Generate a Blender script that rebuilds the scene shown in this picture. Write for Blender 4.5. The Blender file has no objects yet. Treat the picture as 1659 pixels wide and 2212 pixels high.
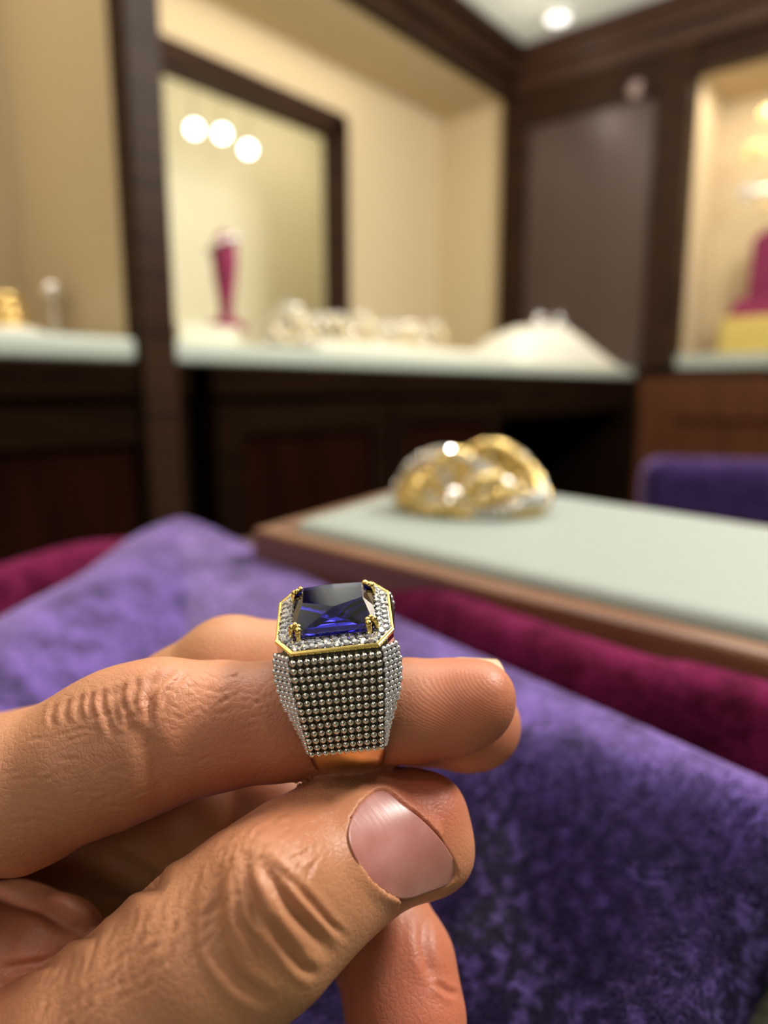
import bpy, bmesh, math, random
import numpy as np
from mathutils import Vector, Matrix
random.seed(7); rng = np.random.default_rng(7)
SC = bpy.context.scene
COL = SC.collection

# ---------------------------------------------------------------- camera
YAW, PITCH, FPX = math.radians(39.3), math.radians(10.06), 1500.0
CAM = np.array([0.0, 0.0, 1.0])
RIGHT = np.array([math.cos(YAW), math.sin(YAW), 0.0])
FH = np.array([-math.sin(YAW), math.cos(YAW), 0.0])
FWD = FH * math.cos(PITCH) + np.array([0, 0, -math.sin(PITCH)])
UP = np.cross(RIGHT, FWD)
cd = bpy.data.cameras.new('camera')
cam = bpy.data.objects.new('camera', cd); COL.objects.link(cam)
cam.location = CAM; cam.rotation_euler = (math.pi / 2 - PITCH, 0, YAW)
cd.sensor_fit = 'VERTICAL'; cd.sensor_height = 36.0; cd.lens = 36.0 * FPX / 2212.0
cd.clip_start = 0.005; cd.clip_end = 50
cd.dof.use_dof = True; cd.dof.focus_distance = 0.094
cd.dof.aperture_fstop = cd.lens / 2.7
SC.camera = cam

# ---------------------------------------------------------------- world, lamps, exposure
SC.view_settings.view_transform = 'Standard'
SC.view_settings.look = 'None'
SC.view_settings.gamma = 1.0
SC.view_settings.use_curve_mapping = False
SC.view_settings.exposure = 0.0
W = bpy.data.worlds.new('world'); SC.world = W; W.use_nodes = True
W.node_tree.nodes['Background'].inputs[0].default_value = (1.0, 0.86, 0.70, 1)
W.node_tree.nodes['Background'].inputs[1].default_value = 0.09
SC.cycles.max_bounces = 8; SC.cycles.caustics_reflective = False; SC.cycles.caustics_refractive = False
SC.cycles.sample_clamp_indirect = 4.0


def area(name, loc, target, sx, sy, power, color):
    l = bpy.data.lights.new(name, 'AREA'); l.shape = 'RECTANGLE'; l.size = sx; l.size_y = sy
    l.energy = power; l.color = color
    o = bpy.data.objects.new(name, l); COL.objects.link(o); o.location = loc
    d = Vector(target) - Vector(loc); o.rotation_euler = (0, 0, 0) if abs(d.x) + abs(d.y) < 1e-6 else d.to_track_quat('-Z', 'Y').to_euler()
    return o


WARM = (1.0, 0.89, 0.75)
NEUT = (1.0, 0.95, 0.88)
area('ceiling_lamp_counter', (-0.42, 0.55, 2.2), (-0.1, 0.1, 0.95), 0.4, 0.4, 11.5, NEUT)
area('ceiling_lamp_side', (0.55, 0.95, 2.19), (-0.03, 0.2, 0.95), 0.4, 0.4, 52.0, NEUT)
area('fill_light_behind', (-0.2, -0.9, 2.19), (-0.05, 0.12, 0.95), 0.7, 0.7, 5.0, (1.0, 0.92, 0.82))  # unseen frontal fill, added to brighten the hand from behind the camera
area('fill_light_low_behind', (0.45, -1.3, 1.65), (-0.05, 0.12, 0.95), 0.5, 0.7, 2.6, (1.0, 0.92, 0.82))  # added unseen low fill for the palm side and bead reflections

for k_, (x_, y_) in enumerate(((-0.9, 0.75), (-0.35, 1.15), (0.35, 0.9), (-0.75, 0.0), (0.5, 0.05), (-0.15, -0.5))):
    pl_ = bpy.data.lights.new('sparkle_fill_light', 'POINT'); pl_.energy = 4.0; pl_.color = NEUT; pl_.shadow_soft_size = 0.035  # invented point lights under the ceiling, added for sparkle on metal and stones
    po_ = bpy.data.objects.new('sparkle_fill_light', pl_); COL.objects.link(po_); po_.location = (x_, y_, 2.16)


# ---------------------------------------------------------------- helpers
def P(px, py, d):
    """camera-frame point of picture position at depth d (metres) -> world"""
    return CAM + RIGHT * ((px - 829.5) / FPX * d) - UP * ((py - 1106) / FPX * d) + FWD * d


def on(ax, c, px, py):
    v = FWD + RIGHT * ((px - 829.5) / FPX) - UP * ((py - 1106) / FPX)
    return CAM + v * ((c - CAM[ax]) / v[ax])


def tag(o, label=None, cat=None, group=None, kind=None):
    if label: o['label'] = label
    if cat: o['category'] = cat
    if group: o['group'] = group
    if kind: o['kind'] = kind
    return o


def empty(name, loc, rot=(0, 0, 0)):
    o = bpy.data.objects.new(name, None); COL.objects.link(o); o.location = Vector(loc); o.rotation_euler = rot
    o.empty_display_size = 0.01
    return o


class MB:
    def __init__(s):
        s.v = []; s.f = []

    def add(s, vs, fs):
        o = len(s.v); s.v += [tuple(map(float, q)) for q in vs]; s.f += [tuple(i + o for i in f) for f in fs]; return s

    def box(s, a, b, M=None):
        x0, y0, z0 = a; x1, y1, z1 = b
        vs = [(x0, y0, z0), (x1, y0, z0), (x1, y1, z0), (x0, y1, z0), (x0, y0, z1), (x1, y0, z1), (x1, y1, z1), (x0, y1, z1)]
        if M is not None: vs = [tuple(M @ Vector(q)) for q in vs]
        return s.add(vs, [(0, 3, 2, 1), (4, 5, 6, 7), (0, 1, 5, 4), (1, 2, 6, 5), (2, 3, 7, 6), (3, 0, 4, 7)])

    def tube(s, pts, r, n=10, closed=False, cap=True):
        pts = [Vector(q) for q in pts]; m = len(pts)
        rs = r if hasattr(r, '__len__') else [r] * m
        o = len(s.v); up = None
        for i, q in enumerate(pts):
            if closed: t = pts[(i + 1) % m] - pts[i - 1]
            else: t = pts[min(i + 1, m - 1)] - pts[max(i - 1, 0)]
            t.normalize()
            if up is None:
                up = Vector((0, 0, 1)) if abs(t.z) < 0.9 else Vector((1, 0, 0))
            a = t.cross(up).normalized(); b = a.cross(t).normalized(); up = b
            for k in range(n):
                an = 2 * math.pi * k / n
                s.v.append(tuple(q + (a * math.cos(an) + b * math.sin(an)) * rs[i]))
        for i in range(m if closed else m - 1):
            j = (i + 1) % m
            for k in range(n):
                k2 = (k + 1) % n
                s.f.append((o + i * n + k, o + i * n + k2, o + j * n + k2, o + j * n + k))
        if cap and not closed:
            s.f.append(tuple(o + k for k in range(n))[::-1]); s.f.append(tuple(o + (m - 1) * n + k for k in range(n)))
        return s

    def lathe(s, prof, c=(0, 0, 0), n=24):
        o = len(s.v); m = len(prof)
        for r, z in prof:
            for k in range(n):
                a = 2 * math.pi * k / n
                s.v.append((c[0] + r * math.cos(a), c[1] + r * math.sin(a), c[2] + z))
        for i in range(m - 1):
            for k in range(n):
                k2 = (k + 1) % n
                s.f.append((o + i * n + k, o + i * n + k2, o + (i + 1) * n + k2, o + (i + 1) * n + k))
        s.f.append(tuple(o + k for k in range(n))[::-1]); s.f.append(tuple(o + (m - 1) * n + k for k in range(n)))
        return s

    def sphere(s, c, r, seg=12, rings=7, sc=(1, 1, 1)):
        o = len(s.v); c = Vector(c)
        s.v.append(tuple(c + Vector((0, 0, -r * sc[2]))))
        for i in range(1, rings):
            th = -math.pi / 2 + math.pi * i / rings
            for k in range(seg):
                a = 2 * math.pi * k / seg
                s.v.append((c[0] + r * sc[0] * math.cos(th) * math.cos(a), c[1] + r * sc[1] * math.cos(th) * math.sin(a), c[2] + r * sc[2] * math.sin(th)))
        s.v.append(tuple(c + Vector((0, 0, r * sc[2]))))
        for k in range(seg):
            s.f.append((o, o + 1 + (k + 1) % seg, o + 1 + k))
            e = o + 1 + (rings - 2) * seg
            s.f.append((e + k, e + (k + 1) % seg, o + 1 + (rings - 1) * seg))
        for i in range(rings - 2):
            for k in range(seg):
                k2 = (k + 1) % seg
                s.f.append((o + 1 + i * seg + k, o + 1 + i * seg + k2, o + 1 + (i + 1) * seg + k2, o + 1 + (i + 1) * seg + k))
        return s

    def build(s, name, mat, parent=None, smooth=False, bevel=0, seg=2, loc=None, subsurf=0):
        me = bpy.data.meshes.new(name); me.from_pydata(s.v, [], s.f); me.update()
        if mat: me.materials.append(mat)
        if smooth:
            me.polygons.foreach_set('use_smooth', [True] * len(me.polygons))
        o = bpy.data.objects.new(name, me); COL.objects.link(o)
        if parent is not None: o.parent = parent
        if loc is not None: o.location = loc
        if bevel:
            b = o.modifiers.new('b', 'BEVEL'); b.width = bevel; b.segments = seg; b.limit_method = 'ANGLE'; b.harden_normals = False
        if subsurf:
            b = o.modifiers.new('s', 'SUBSURF'); b.levels = subsurf; b.render_levels = subsurf
        return o


# ---------------------------------------------------------------- materials
def srgb(r, g, b):
    f = lambda c: (c / 255 / 12.92) if c / 255 <= 0.04045 else ((c / 255 + 0.055) / 1.055) ** 2.4
    return (f(r), f(g), f(b), 1)


def mat(name, col, rough=0.5, metal=0.0, noise=None, bump=None, **kw):
    """noise=(scale xyz, detail, colour2, contrast lo, hi)  bump=(scale xyz, strength, distance)"""
    m = bpy.data.materials.new(name); m.use_nodes = True
    nt = m.node_tree; b = nt.nodes['Principled BSDF']
    b.inputs['Base Color'].default_value = col; b.inputs['Roughness'].default_value = rough; b.inputs['Metallic'].default_value = metal
    for k, v in kw.items(): b.inputs[k.replace('_', ' ')].default_value = v

    def tex(scale, detail):
        tc = nt.nodes.new('ShaderNodeTexCoord'); mp = nt.nodes.new('ShaderNodeMapping'); mp.inputs['Scale'].default_value = scale
        nz = nt.nodes.new('ShaderNodeTexNoise'); nz.inputs['Scale'].default_value = 1.0; nz.inputs['Detail'].default_value = detail
        nt.links.new(tc.outputs['Object'], mp.inputs['Vector']); nt.links.new(mp.outputs['Vector'], nz.inputs['Vector'])
        return nz
    if noise:
        nz = tex(noise[0], noise[1]); rp = nt.nodes.new('ShaderNodeValToRGB')
        rp.color_ramp.elements[0].position = noise[3]; rp.color_ramp.elements[1].position = noise[4]
        rp.color_ramp.elements[0].color = col; rp.color_ramp.elements[1].color = noise[2]
        nt.links.new(nz.outputs['Fac'], rp.inputs['Fac']); nt.links.new(rp.outputs['Color'], b.inputs['Base Color'])
    if bump:
        nz = tex(bump[0], 4.0); bp = nt.nodes.new('ShaderNodeBump'); bp.inputs['Strength'].default_value = bump[1]; bp.inputs['Distance'].default_value = bump[2]
        nt.links.new(nz.outputs['Fac'], bp.inputs['Height']); nt.links.new(bp.outputs['Normal'], b.inputs['Normal'])
    return m


def emit(name, col, strength):
    m = bpy.data.materials.new(name); m.use_nodes = True; b = m.node_tree.nodes['Principled BSDF']
    b.inputs['Base Color'].default_value = col; b.inputs['Emission Color'].default_value = col; b.inputs['Emission Strength'].default_value = strength
    return m


M = {}
M['cab_shaded'] = mat('shaded_cabinet_wood', srgb(20, 11, 6), 0.6, noise=((6, 6, 70), 5, srgb(30, 18, 10), 0.35, 0.75), Specular_IOR_Level=0.0)  # wood darkened to carry the shade under the ledge overhang
M['wood'] = mat('dark_wood', srgb(36, 23, 15), 0.42, noise=((6, 6, 70), 5, srgb(56, 37, 22), 0.35, 0.75), Specular_IOR_Level=0.08)
M['woodh'] = mat('dark_wood_crosswise', srgb(50, 30, 19), 0.38, noise=((6, 60, 60), 5, srgb(72, 44, 28), 0.35, 0.75), Specular_IOR_Level=0.4)
M['woodred_shaded'] = mat('shaded_reddish_wood', srgb(22, 8, 4), 0.5, noise=((40, 40, 4), 5, srgb(34, 15, 8), 0.3, 0.75), Specular_IOR_Level=0.0)  # door panels, shade of the base area put into the colour
M['woodbrown'] = mat('brown_wood', srgb(74, 42, 24), 0.5, noise=((40, 40, 4), 5, srgb(96, 56, 34), 0.3, 0.75), Specular_IOR_Level=0.1)
M['panel'] = mat('wood_panel', srgb(64, 48, 42), 0.35, noise=((30, 30, 3), 5, srgb(76, 58, 51), 0.3, 0.7))
M['traywood'] = mat('tray_wood', srgb(92, 56, 38), 0.3, noise=((12, 90, 90), 5, srgb(126, 84, 58), 0.3, 0.75))
M['cream'] = mat('cream_lining', srgb(198, 177, 140), 0.9)
M['pale'] = mat('pale_lining', srgb(216, 210, 182), 0.9)
M['white'] = mat('white_leather', srgb(142, 150, 142), 0.55, bump=((900, 900, 900), 0.15, 0.0004))
M['ledge'] = mat('white_ledge', srgb(168, 174, 160), 0.4)
M['offwhite'] = mat('offwhite_cloth', srgb(214, 207, 188), 0.8)
M['plaster'] = mat('white_plaster', srgb(224, 228, 220), 0.9)
M['floor'] = mat('floor_tile', srgb(60, 48, 40), 0.5)
M['gold'] = mat('gold', srgb(240, 212, 130), 0.16, 1.0)
M['goldband'] = mat('gold_band', srgb(246, 208, 140), 0.22, 1.0)
M['steel'] = mat('white_metal', srgb(215, 213, 208), 0.10, 1.0)
M['bead'] = mat('beaded_metal', srgb(232, 230, 224), 0.09, 1.0)
M['diamond'] = mat('diamond', srgb(238, 238, 242), 0.05, 0.75, Specular_IOR_Level=1.0)
M['underbead'] = mat('dark_metal', srgb(84, 80, 72), 0.25, 1.0)  # plate below the beads, darker than the bead metal
M['brilliant'] = mat('brilliant', srgb(255, 253, 250), 0.06, 0.75)
M['goldsoft'] = mat('jewel_gold', srgb(244, 212, 138), 0.2, 0.85)
M['palegold'] = mat('pale_gold', srgb(252, 238, 196), 0.25, 0.5)
M['magv'] = mat('magenta_velvet', srgb(132, 28, 70), 0.8, noise=((60, 60, 60), 3, srgb(110, 20, 56), 0.3, 0.7), Sheen_Weight=0.5, Sheen_Roughness=0.35, Sheen_Tint=srgb(240, 120, 170))
M['table'] = mat('table_wood', srgb(58, 36, 24), 0.35, noise=((60, 8, 60), 5, srgb(84, 54, 36), 0.3, 0.75))
M['felt'] = mat('olive_felt', srgb(104, 102, 82), 0.9, noise=((700, 700, 700), 4, srgb(84, 84, 66), 0.3, 0.7))
M['lamp'] = emit('lamp_glass', (1.0, 0.97, 0.9, 1), 9.0)
M['mauve'] = mat('mauve_plastic', srgb(150, 126, 120), 0.4)
M['lampgrey'] = mat('lamp_housing', srgb(188, 178, 150), 0.4)
M['goldfab'] = mat('gold_block', srgb(222, 196, 110), 0.45, 0.6)


def velvet(name, base, base2, sheen, nscale=60, rough=0.26):
    m = bpy.data.materials.new(name); m.use_nodes = True; nt = m.node_tree; b = nt.nodes['Principled BSDF']
    N = nt.nodes.new; L = nt.links.new
    tc = N('ShaderNodeTexCoord')
    def nz(sc, det, ro=0.6):
        n = N('ShaderNodeTexNoise'); n.inputs['Scale'].default_value = sc; n.inputs['Detail'].default_value = det; n.inputs['Roughness'].default_value = ro
        L(tc.outputs['Object'], n.inputs['Vector']); return n.outputs['Fac']
    def mth(op, a, b_, c_=None):
        x = N('ShaderNodeMath'); x.operation = op
        for i, v in enumerate((a, b_, c_)):
            if v is None: continue
            if hasattr(v, 'is_linked'): L(v, x.inputs[i])
            else: x.inputs[i].default_value = v
        return x.outputs[0]
    n1, n2, n3 = nz(nscale, 4), nz(nscale * 6, 3), nz(nscale * 22, 2)
    mix = mth('ADD', mth('MULTIPLY', n1, 0.45), mth('MULTIPLY_ADD', n2, 0.3, mth('MULTIPLY', n3, 0.25)))
    rp = N('ShaderNodeValToRGB'); rp.color_ramp.elements[0].position = 0.40; rp.color_ramp.elements[1].position = 0.62
    rp.color_ramp.elements[0].color = base; rp.color_ramp.elements[1].color = base2
    L(mix, rp.inputs['Fac']); L(rp.outputs['Color'], b.inputs['Base Color'])
    b.inputs['Roughness'].default_value = 0.9; b.inputs['Specular IOR Level'].default_value = 0.05
    rs = N('ShaderNodeMapRange'); rs.inputs['From Min'].default_value = 0.38; rs.inputs['From Max'].default_value = 0.64; rs.inputs['To Min'].default_value = 0.35; rs.inputs['To Max'].default_value = 1.0
    L(mix, rs.inputs['Value']); L(rs.outputs['Result'], b.inputs['Sheen Weight'])
    b.inputs['Sheen Roughness'].default_value = rough
    b.inputs['Sheen Tint'].default_value = sheen
    bp = N('ShaderNodeBump'); bp.inputs['Strength'].default_value = 0.9; bp.inputs['Distance'].default_value = 0.0022
    L(mix, bp.inputs['Height']); L(bp.outputs['Normal'], b.inputs['Normal'])
    return m


M['purple'] = velvet('purple_velvet', srgb(20, 13, 46), srgb(100, 74, 160), srgb(232, 206, 255), rough=0.5)
M['purple_far'] = velvet('dark_purple_velvet', srgb(24, 14, 42), srgb(62, 42, 92), srgb(210, 175, 240), rough=0.4)
M['magenta'] = velvet('plum_velvet', srgb(60, 8, 32), srgb(112, 28, 68), srgb(236, 110, 170))


# ================================================================ ROOM SHELL
YB = 2.535
XC = on(0, 0, 0, 0)[0] if False else on(1, YB, 1378, 806)[0]     # counter front plane
XF = -1.467                                                        # niche mouth
XN = -1.772                                                        # niche back wall
ZN = 2.085                                                         # niche soffit
ZS0, ZS1 = 1.037, 1.070                                            # ledge slab
ZCEIL = 2.215
PY0, PY1 = 0.555, 0.612                                            # post

st = lambda mb, name, m, **k: tag(mb.build(name, m, **k), kind='structure')
st(MB().box((-3.2, -2.4, -0.05), (3.4, 3.2, 0.0)), 'floor', M['floor'])
st(MB().box((-3.2, -2.4, ZCEIL), (3.4, 3.2, ZCEIL + 0.05)), 'ceiling', M['plaster'])
# left wall: cream niche box (back, soffit, end) with the framed opening in its back
fo = [on(0, XN, 733, 262), on(0, XN, 733, 655)]
OY1 = fo[0][1]; OZ1 = fo[0][2]; OY0 = 0.66; OZ0 = ZS1
TH = 0.05
wl = MB()
wl.box((XN - TH, -1.2, ZS1 - 0.3), (XN, OY0, ZN))                     # back, left of the opening
wl.box((XN - TH, OY1, ZS1 - 0.3), (XN, YB, ZN))
wl.box((XN - TH, OY0, OZ1), (XN, OY1, ZN))
wl.box((XN - TH, OY0, ZS1 - 0.3), (XN, OY1, OZ0))
st(wl, 'wall_left', M['cream'])
st(MB().box((XN - TH, PY0 + 0.01, ZN), (XF, YB + 0.05, ZN + 0.05)), 'ceiling_niche', M['cream'])
# wall at the far end of the niche and the partition behind the post
st(MB().box((XN - TH, YB, 0.0), (XF, YB + 0.05, ZN)), 'wall_niche_end', M['cream'])
st(MB().box((XN - TH, PY0 + 0.006, ZS1), (XC - 0.03, PY1 - 0.006, ZN)), 'wall_partition', M['cream'])
st(MB().box((-1.30, -1.2, ZS1), (-1.25, PY0 + 0.006, ZN)), 'wall_left_niche', M['cream'])
st(MB().box((-1.25, -1.2, ZN), (XC, PY0 + 0.006, ZN + 0.05)), 'ceiling_left_niche', M['cream'])
# alcove seen through the framed opening
AX = XN - 0.55
al = MB().box((AX - 0.04, OY0 - 0.3, 1.0), (AX, OY1 + 0.5, 2.3))
al.box((AX, OY1 + 0.45, 1.0), (XN - TH, OY1 + 0.5, 2.3)).box((AX, OY0 - 0.3, 1.0), (XN - TH, OY0 - 0.25, 2.3))
al.box((AX, OY0 - 0.3, 2.26), (XN - TH, OY1 + 0.5, 2.3)).box((AX, OY0 - 0.3, 1.0), (XN - TH, OY1 + 0.5, ZS1))
st(al, 'wall_alcove', M['pale'])
# dark frame of the opening
fw_ = 0.07
fr = MB().box((XN - 0.03, OY0, OZ1 - fw_ * 0.9), (XN + 0.035, OY1, OZ1 + 0.012)).box((XN - 0.03, OY1 - fw_ * 0.8, OZ0), (XN + 0.035, OY1 + 0.012, OZ1))
fr.box((XN - 0.03, OY0, OZ0), (XN + 0.035, OY0 + fw_, OZ1))
st(fr, 'trim_opening', M['wood'], bevel=0.004)
# fascia beam over the niche mouth
b1 = MB().box((XF - 0.02, -1.2, ZN), (XF + 0.05, YB, ZCEIL)).box((XF + 0.05, -1.2, ZCEIL - 0.09), (XF + 0.085, YB, ZCEIL)).box((XF + 0.085, -1.2, ZCEIL - 0.035), (XF + 0.12, YB, ZCEIL))
st(b1, 'trim_beam_left', M['wood'], bevel=0.006)
# right wall of dark panelling with the display window in it
WX0, WX1 = -0.775, 0.15
WZ0, WZ1 = 1.07, 2.01
wb = MB()
wb.box((XF, YB, 0.0), (WX0 - 0.0, YB + 0.06, ZCEIL))
wb.box((WX0, YB, 0.0), (WX1, YB + 0.06, WZ0)).box((WX0, YB, WZ1), (WX1, YB + 0.06, ZCEIL)).box((WX1, YB, 0.0), (3.3, YB + 0.06, ZCEIL))
st(wb, 'wall_right', M['wood'])
cr = MB().box((XF + 0.05, YB - 0.04, ZCEIL - 0.13), (3.3, YB, ZCEIL)).box((XF + 0.05, YB - 0.07, ZCEIL - 0.075), (3.3, YB - 0.04, ZCEIL)).box((XF + 0.05, YB - 0.10, ZCEIL - 0.03), (3.3, YB - 0.07, ZCEIL))
st(cr, 'trim_crown_right', M['woodh'], bevel=0.006)
# panel field with stiles between niche and window
px0, px1 = on(1, YB, 1140, 500)[0], on(1, YB, 1405, 500)[0]
st(MB().box((px0, YB - 0.012, ZS1), (px1, YB, on(1, YB, 1200, 265)[2])), 'wall_right_panel', M['panel'])
sl = MB().box((XF + 0.0, YB - 0.03, ZS1), (px0, YB, ZCEIL - 0.13)).box((px1, YB - 0.03, ZS1), (WX0 - 0.0, YB, ZCEIL - 0.13))
sl.box((px0, YB - 0.03, on(1, YB, 1200, 265)[2]), (px1, YB, ZCEIL - 0.13))
st(sl, 'trim_stiles_right', M['wood'], bevel=0.004)
# display window niche in the right wall
DY = YB + 0.34
st(MB().box((WX0 - 0.04, YB + 0.06, WZ0 - 0.04), (WX0, DY, WZ1 + 0.04)), 'wall_window_left', M['cream'])
st(MB().box((WX1, YB + 0.06, WZ0 - 0.04), (WX1 + 0.04, DY, WZ1 + 0.04)), 'wall_window_right', M['cream'])
st(MB().box((WX0 - 0.04, DY, WZ0 - 0.04), (WX1 + 0.04, DY + 0.04, WZ1 + 0.04)), 'wall_window_back', M['cream'])
st(MB().box((WX0, YB + 0.06, WZ1), (WX1, DY, WZ1 + 0.04)), 'ceiling_window', M['cream'])
st(MB().box((WX0, YB + 0.004, WZ0 - 0.04), (WX1, DY, WZ0 + 0.004)), 'trim_window_floor', M['cream'])
st(MB().box((WX0, YB + 0.002, WZ0), (WX1, YB + 0.03, WZ0 + 0.045)), 'trim_window_ledge', M['ledge'], bevel=0.004)
# base panelling of the right wall
bp = MB().box((XC, YB - 0.03, 0.0), (3.3, YB - 0.012, 0.12)).box((XC + 0.02, YB - 0.03, 0.9), (3.3, YB - 0.0, 1.035))
bp.box((XC + 0.02, YB - 0.03, 0.12), (XC + 0.14, YB, 0.9))
st(bp, 'trim_base_right', M['woodbrown'], bevel=0.004)
st(MB().box((XC + 0.14, YB - 0.012, 0.12), (3.3, YB, 0.9)), 'wall_right_base', M['woodbrown'])

# niche lamps (linear lights under the soffits), alcove and window lights
area('niche_strip_lamp', (XF - 0.13, 1.35, ZN - 0.01), (XF - 0.13, 1.35, 1.3), 0.16, 1.3, 1.5, WARM)
for y_ in (0.8, 1.15, 1.5, 1.85, 2.2):
    pl_ = bpy.data.lights.new('niche_glint_light', 'POINT'); pl_.energy = 0.75; pl_.color = WARM; pl_.shadow_soft_size = 0.012  # small point lights added to raise glints on the ledge jewels
    po_ = bpy.data.objects.new('niche_glint_light', pl_); COL.objects.link(po_); po_.location = (XC - 0.28, y_, ZN - 0.06)
area('niche_strip_lamp_near', (-1.02, 0.05, ZN - 0.01), (-1.02, 0.05, 1.3), 0.12, 0.8, 2.6, WARM)
area('alcove_lamp', (XN - 0.22, 1.75, 2.2), (XN - 0.22, 1.75, 1.3), 0.25, 1.7, 7.0, (1.0, 0.93, 0.80))
area('window_lamp', ((WX0 + WX1) / 2, YB + 0.1, WZ1 - 0.02), ((WX0 + WX1) / 2, YB + 0.22, WZ0), 0.8, 0.05, 4.2, WARM)
area('ceiling_fill_light', (0.2, 1.5, 1.9), (-0.6, 1.6, 2.36), 0.8, 0.8, 32.0, (1.0, 0.99, 0.96))  # unseen mid-air light aimed up, added to brighten the white ceiling


# ================================================================ FURNITURE
# the post in front of the partition
tag(MB().box((XC - 0.03, PY0, 0.0), (XC + 0.012, PY1, ZCEIL)).build('trim_post', M['wood'], bevel=0.004), kind='structure')
# continuous ledge
led = empty('display_ledge', (XC, 0.6, ZS0))
tag(led, 'long white display ledge on the dark counter along the cream niche', 'ledge')
def rel(o, root):
    o.parent = root; o.matrix_parent_inverse = Matrix.Translation(-Vector(root.location)) @ Matrix.Identity(4) if root.rotation_euler.to_matrix() == Matrix.Identity(3) else root.matrix_world.inverted()
    return o
def inv(root):
    return (Matrix.LocRotScale(root.location, root.rotation_euler, None)).inverted()
def part(mb, name, m, root, **k):
    o = mb.build(name, m, **k); o.parent = root; o.matrix_parent_inverse = inv(root); return o
part(MB().box((XN, PY1, ZS0), (XC, YB - 0.03, ZS1)), 'ledge_slab', M['ledge'], led, bevel=0.008, seg=3)
led2 = tag(MB().box((XN, -1.0, ZS0), (XC, PY0, ZS1)).build('display_ledge', M['ledge'], bevel=0.008, seg=3), 'white display ledge running out of view left of the dark post', 'ledge')

def cabinet(name, y0, y1, nd, label):
    root = empty(name, (XC, (y0 + y1) / 2, 0)); tag(root, label, 'cabinet')
    part(MB().box((XN, y0, 0.08), (XC - 0.022, y1, ZS0 - 0.05)), 'body', M['cab_shaded'], root)
    part(MB().box((XN, y0, ZS0 - 0.05), (XC - 0.0, y1, ZS0)), 'top_rail', M['cab_shaded'], root, bevel=0.004)
    part(MB().box((XN, y0, 0.0), (XC - 0.06, y1, 0.08)), 'plinth', M['cab_shaded'], root)
    w = (y1 - y0) / nd
    for i in range(nd):
        a, b = y0 + i * w + 0.004, y0 + (i + 1) * w - 0.004
        z0, z1 = 0.10, ZS0 - 0.06
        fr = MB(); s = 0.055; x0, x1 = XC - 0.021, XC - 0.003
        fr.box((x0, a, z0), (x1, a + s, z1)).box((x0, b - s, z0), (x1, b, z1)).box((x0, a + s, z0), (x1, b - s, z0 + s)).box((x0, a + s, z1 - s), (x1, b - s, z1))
        d = part(fr, 'door', M['cab_shaded'], root, bevel=0.003)
        pn = MB().box((x0, a + s, z0 + s), (x0 + 0.008, b - s, z1 - s)).build('door_panel', M['woodred_shaded'])
        pn.parent = d
gy0, gy1 = on(0, XC, 415, 900)[1], on(0, XC, 465, 900)[1]
ky = on(0, XC, 1085, 900)[1]
cabinet('base_cabinet', -1.0, gy0, 3, 'dark wood base cabinet left of the narrow black gap')
cabinet('base_cabinet', gy1, ky, 2, 'dark wood panelled base cabinet right of the narrow black gap, below the bust')
# knee-hole under the ledge: rail above a dark recess
kr = empty('kneehole_desk', (XC, (ky + YB) / 2, 0)); tag(kr, 'dark wood counter end with a black open kneehole below the white cushion', 'counter')
part(MB().box((XN, ky + 0.004, ZS0 - 0.11), (XC, YB - 0.03, ZS0)), 'apron', M['cab_shaded'], kr, bevel=0.004)
part(MB().box((XN, ky + 0.004, 0.0), (XN + 0.02, YB - 0.03, ZS0 - 0.11)), 'back_panel', M['cab_shaded'], kr)
part(MB().box((XN + 0.02, YB - 0.055, 0.0), (XC, YB - 0.031, ZS0 - 0.11)), 'side_panel', M['cab_shaded'], kr)

# ---- table, tray, velvet
TZ = 0.868
tb = empty('sales_table', (0.2, 0.1, 0)); tag(tb, 'dark wood sales table carrying the velvet pads and the white tray', 'table')
part(MB().box((-0.485, -0.35, TZ - 0.035), (0.95, 0.56, TZ)), 'table_top', M['table'], tb, bevel=0.005)
part(MB().box((-0.30, -0.28, TZ), (0.88, 0.20, TZ + 0.0015)), 'writing_inlay', M['felt'], tb)
for x in (-0.43, 0.9):
    for y in (-0.30, 0.51):
        part(MB().box((x - 0.03, y - 0.03, 0), (x + 0.03, y + 0.03, TZ - 0.035)), 'leg', M['table'], tb, bevel=0.004)

TT = 0.925
hh = TT - TZ
tray = empty('jewellery_tray', (-0.281, 0.254, TZ))
tag(tray, 'wooden tray with a white padded insert under the gold bracelet', 'tray')
TP = np.array([(-0.281, 0.254), (0.24, 0.198), (0.26, 0.335), (-0.325, 0.474)])
def offs(poly, d):
    out = []; n = len(poly)
    for k in range(n):
        a, b, c = poly[k - 1], poly[k], poly[(k + 1) % n]
        e1, e2 = (b - a) / np.linalg.norm(b - a), (c - b) / np.linalg.norm(c - b)
        n1, n2 = np.array([e1[1], -e1[0]]), np.array([e2[1], -e2[0]])
        m_ = (n1 + n2); m_ /= np.linalg.norm(m_); out.append(b + m_ * d / (m_ @ n1))
    return np.array(out)
def prism(poly, z0, z1):
    n = len(poly); V = [(x, y, z0) for x, y in poly] + [(x, y, z1) for x, y in poly]
    return V, [tuple(range(n))[::-1], tuple(range(n, 2 * n))] + [(k, (k + 1) % n, n + (k + 1) % n, n + k) for k in range(n)]
TPl = TP - TP[0]
oo, ii_ = offs(TPl, 0.013), offs(TPl, 0.0)
V = [(x, y, z) for z in (0, hh) for p_ in (oo, ii_) for x, y in p_]
Fc = []
for k in range(4):
    k2 = (k + 1) % 4
    Fc += [(k, k2, 8 + k2, 8 + k), (4 + k2, 4 + k, 12 + k, 12 + k2), (8 + k, 8 + k2, 12 + k2, 12 + k), (k2, k, 4 + k, 4 + k2)]
MB().add(V, Fc).build('tray_frame', M['traywood'], tray, bevel=0.003, seg=3)
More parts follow.
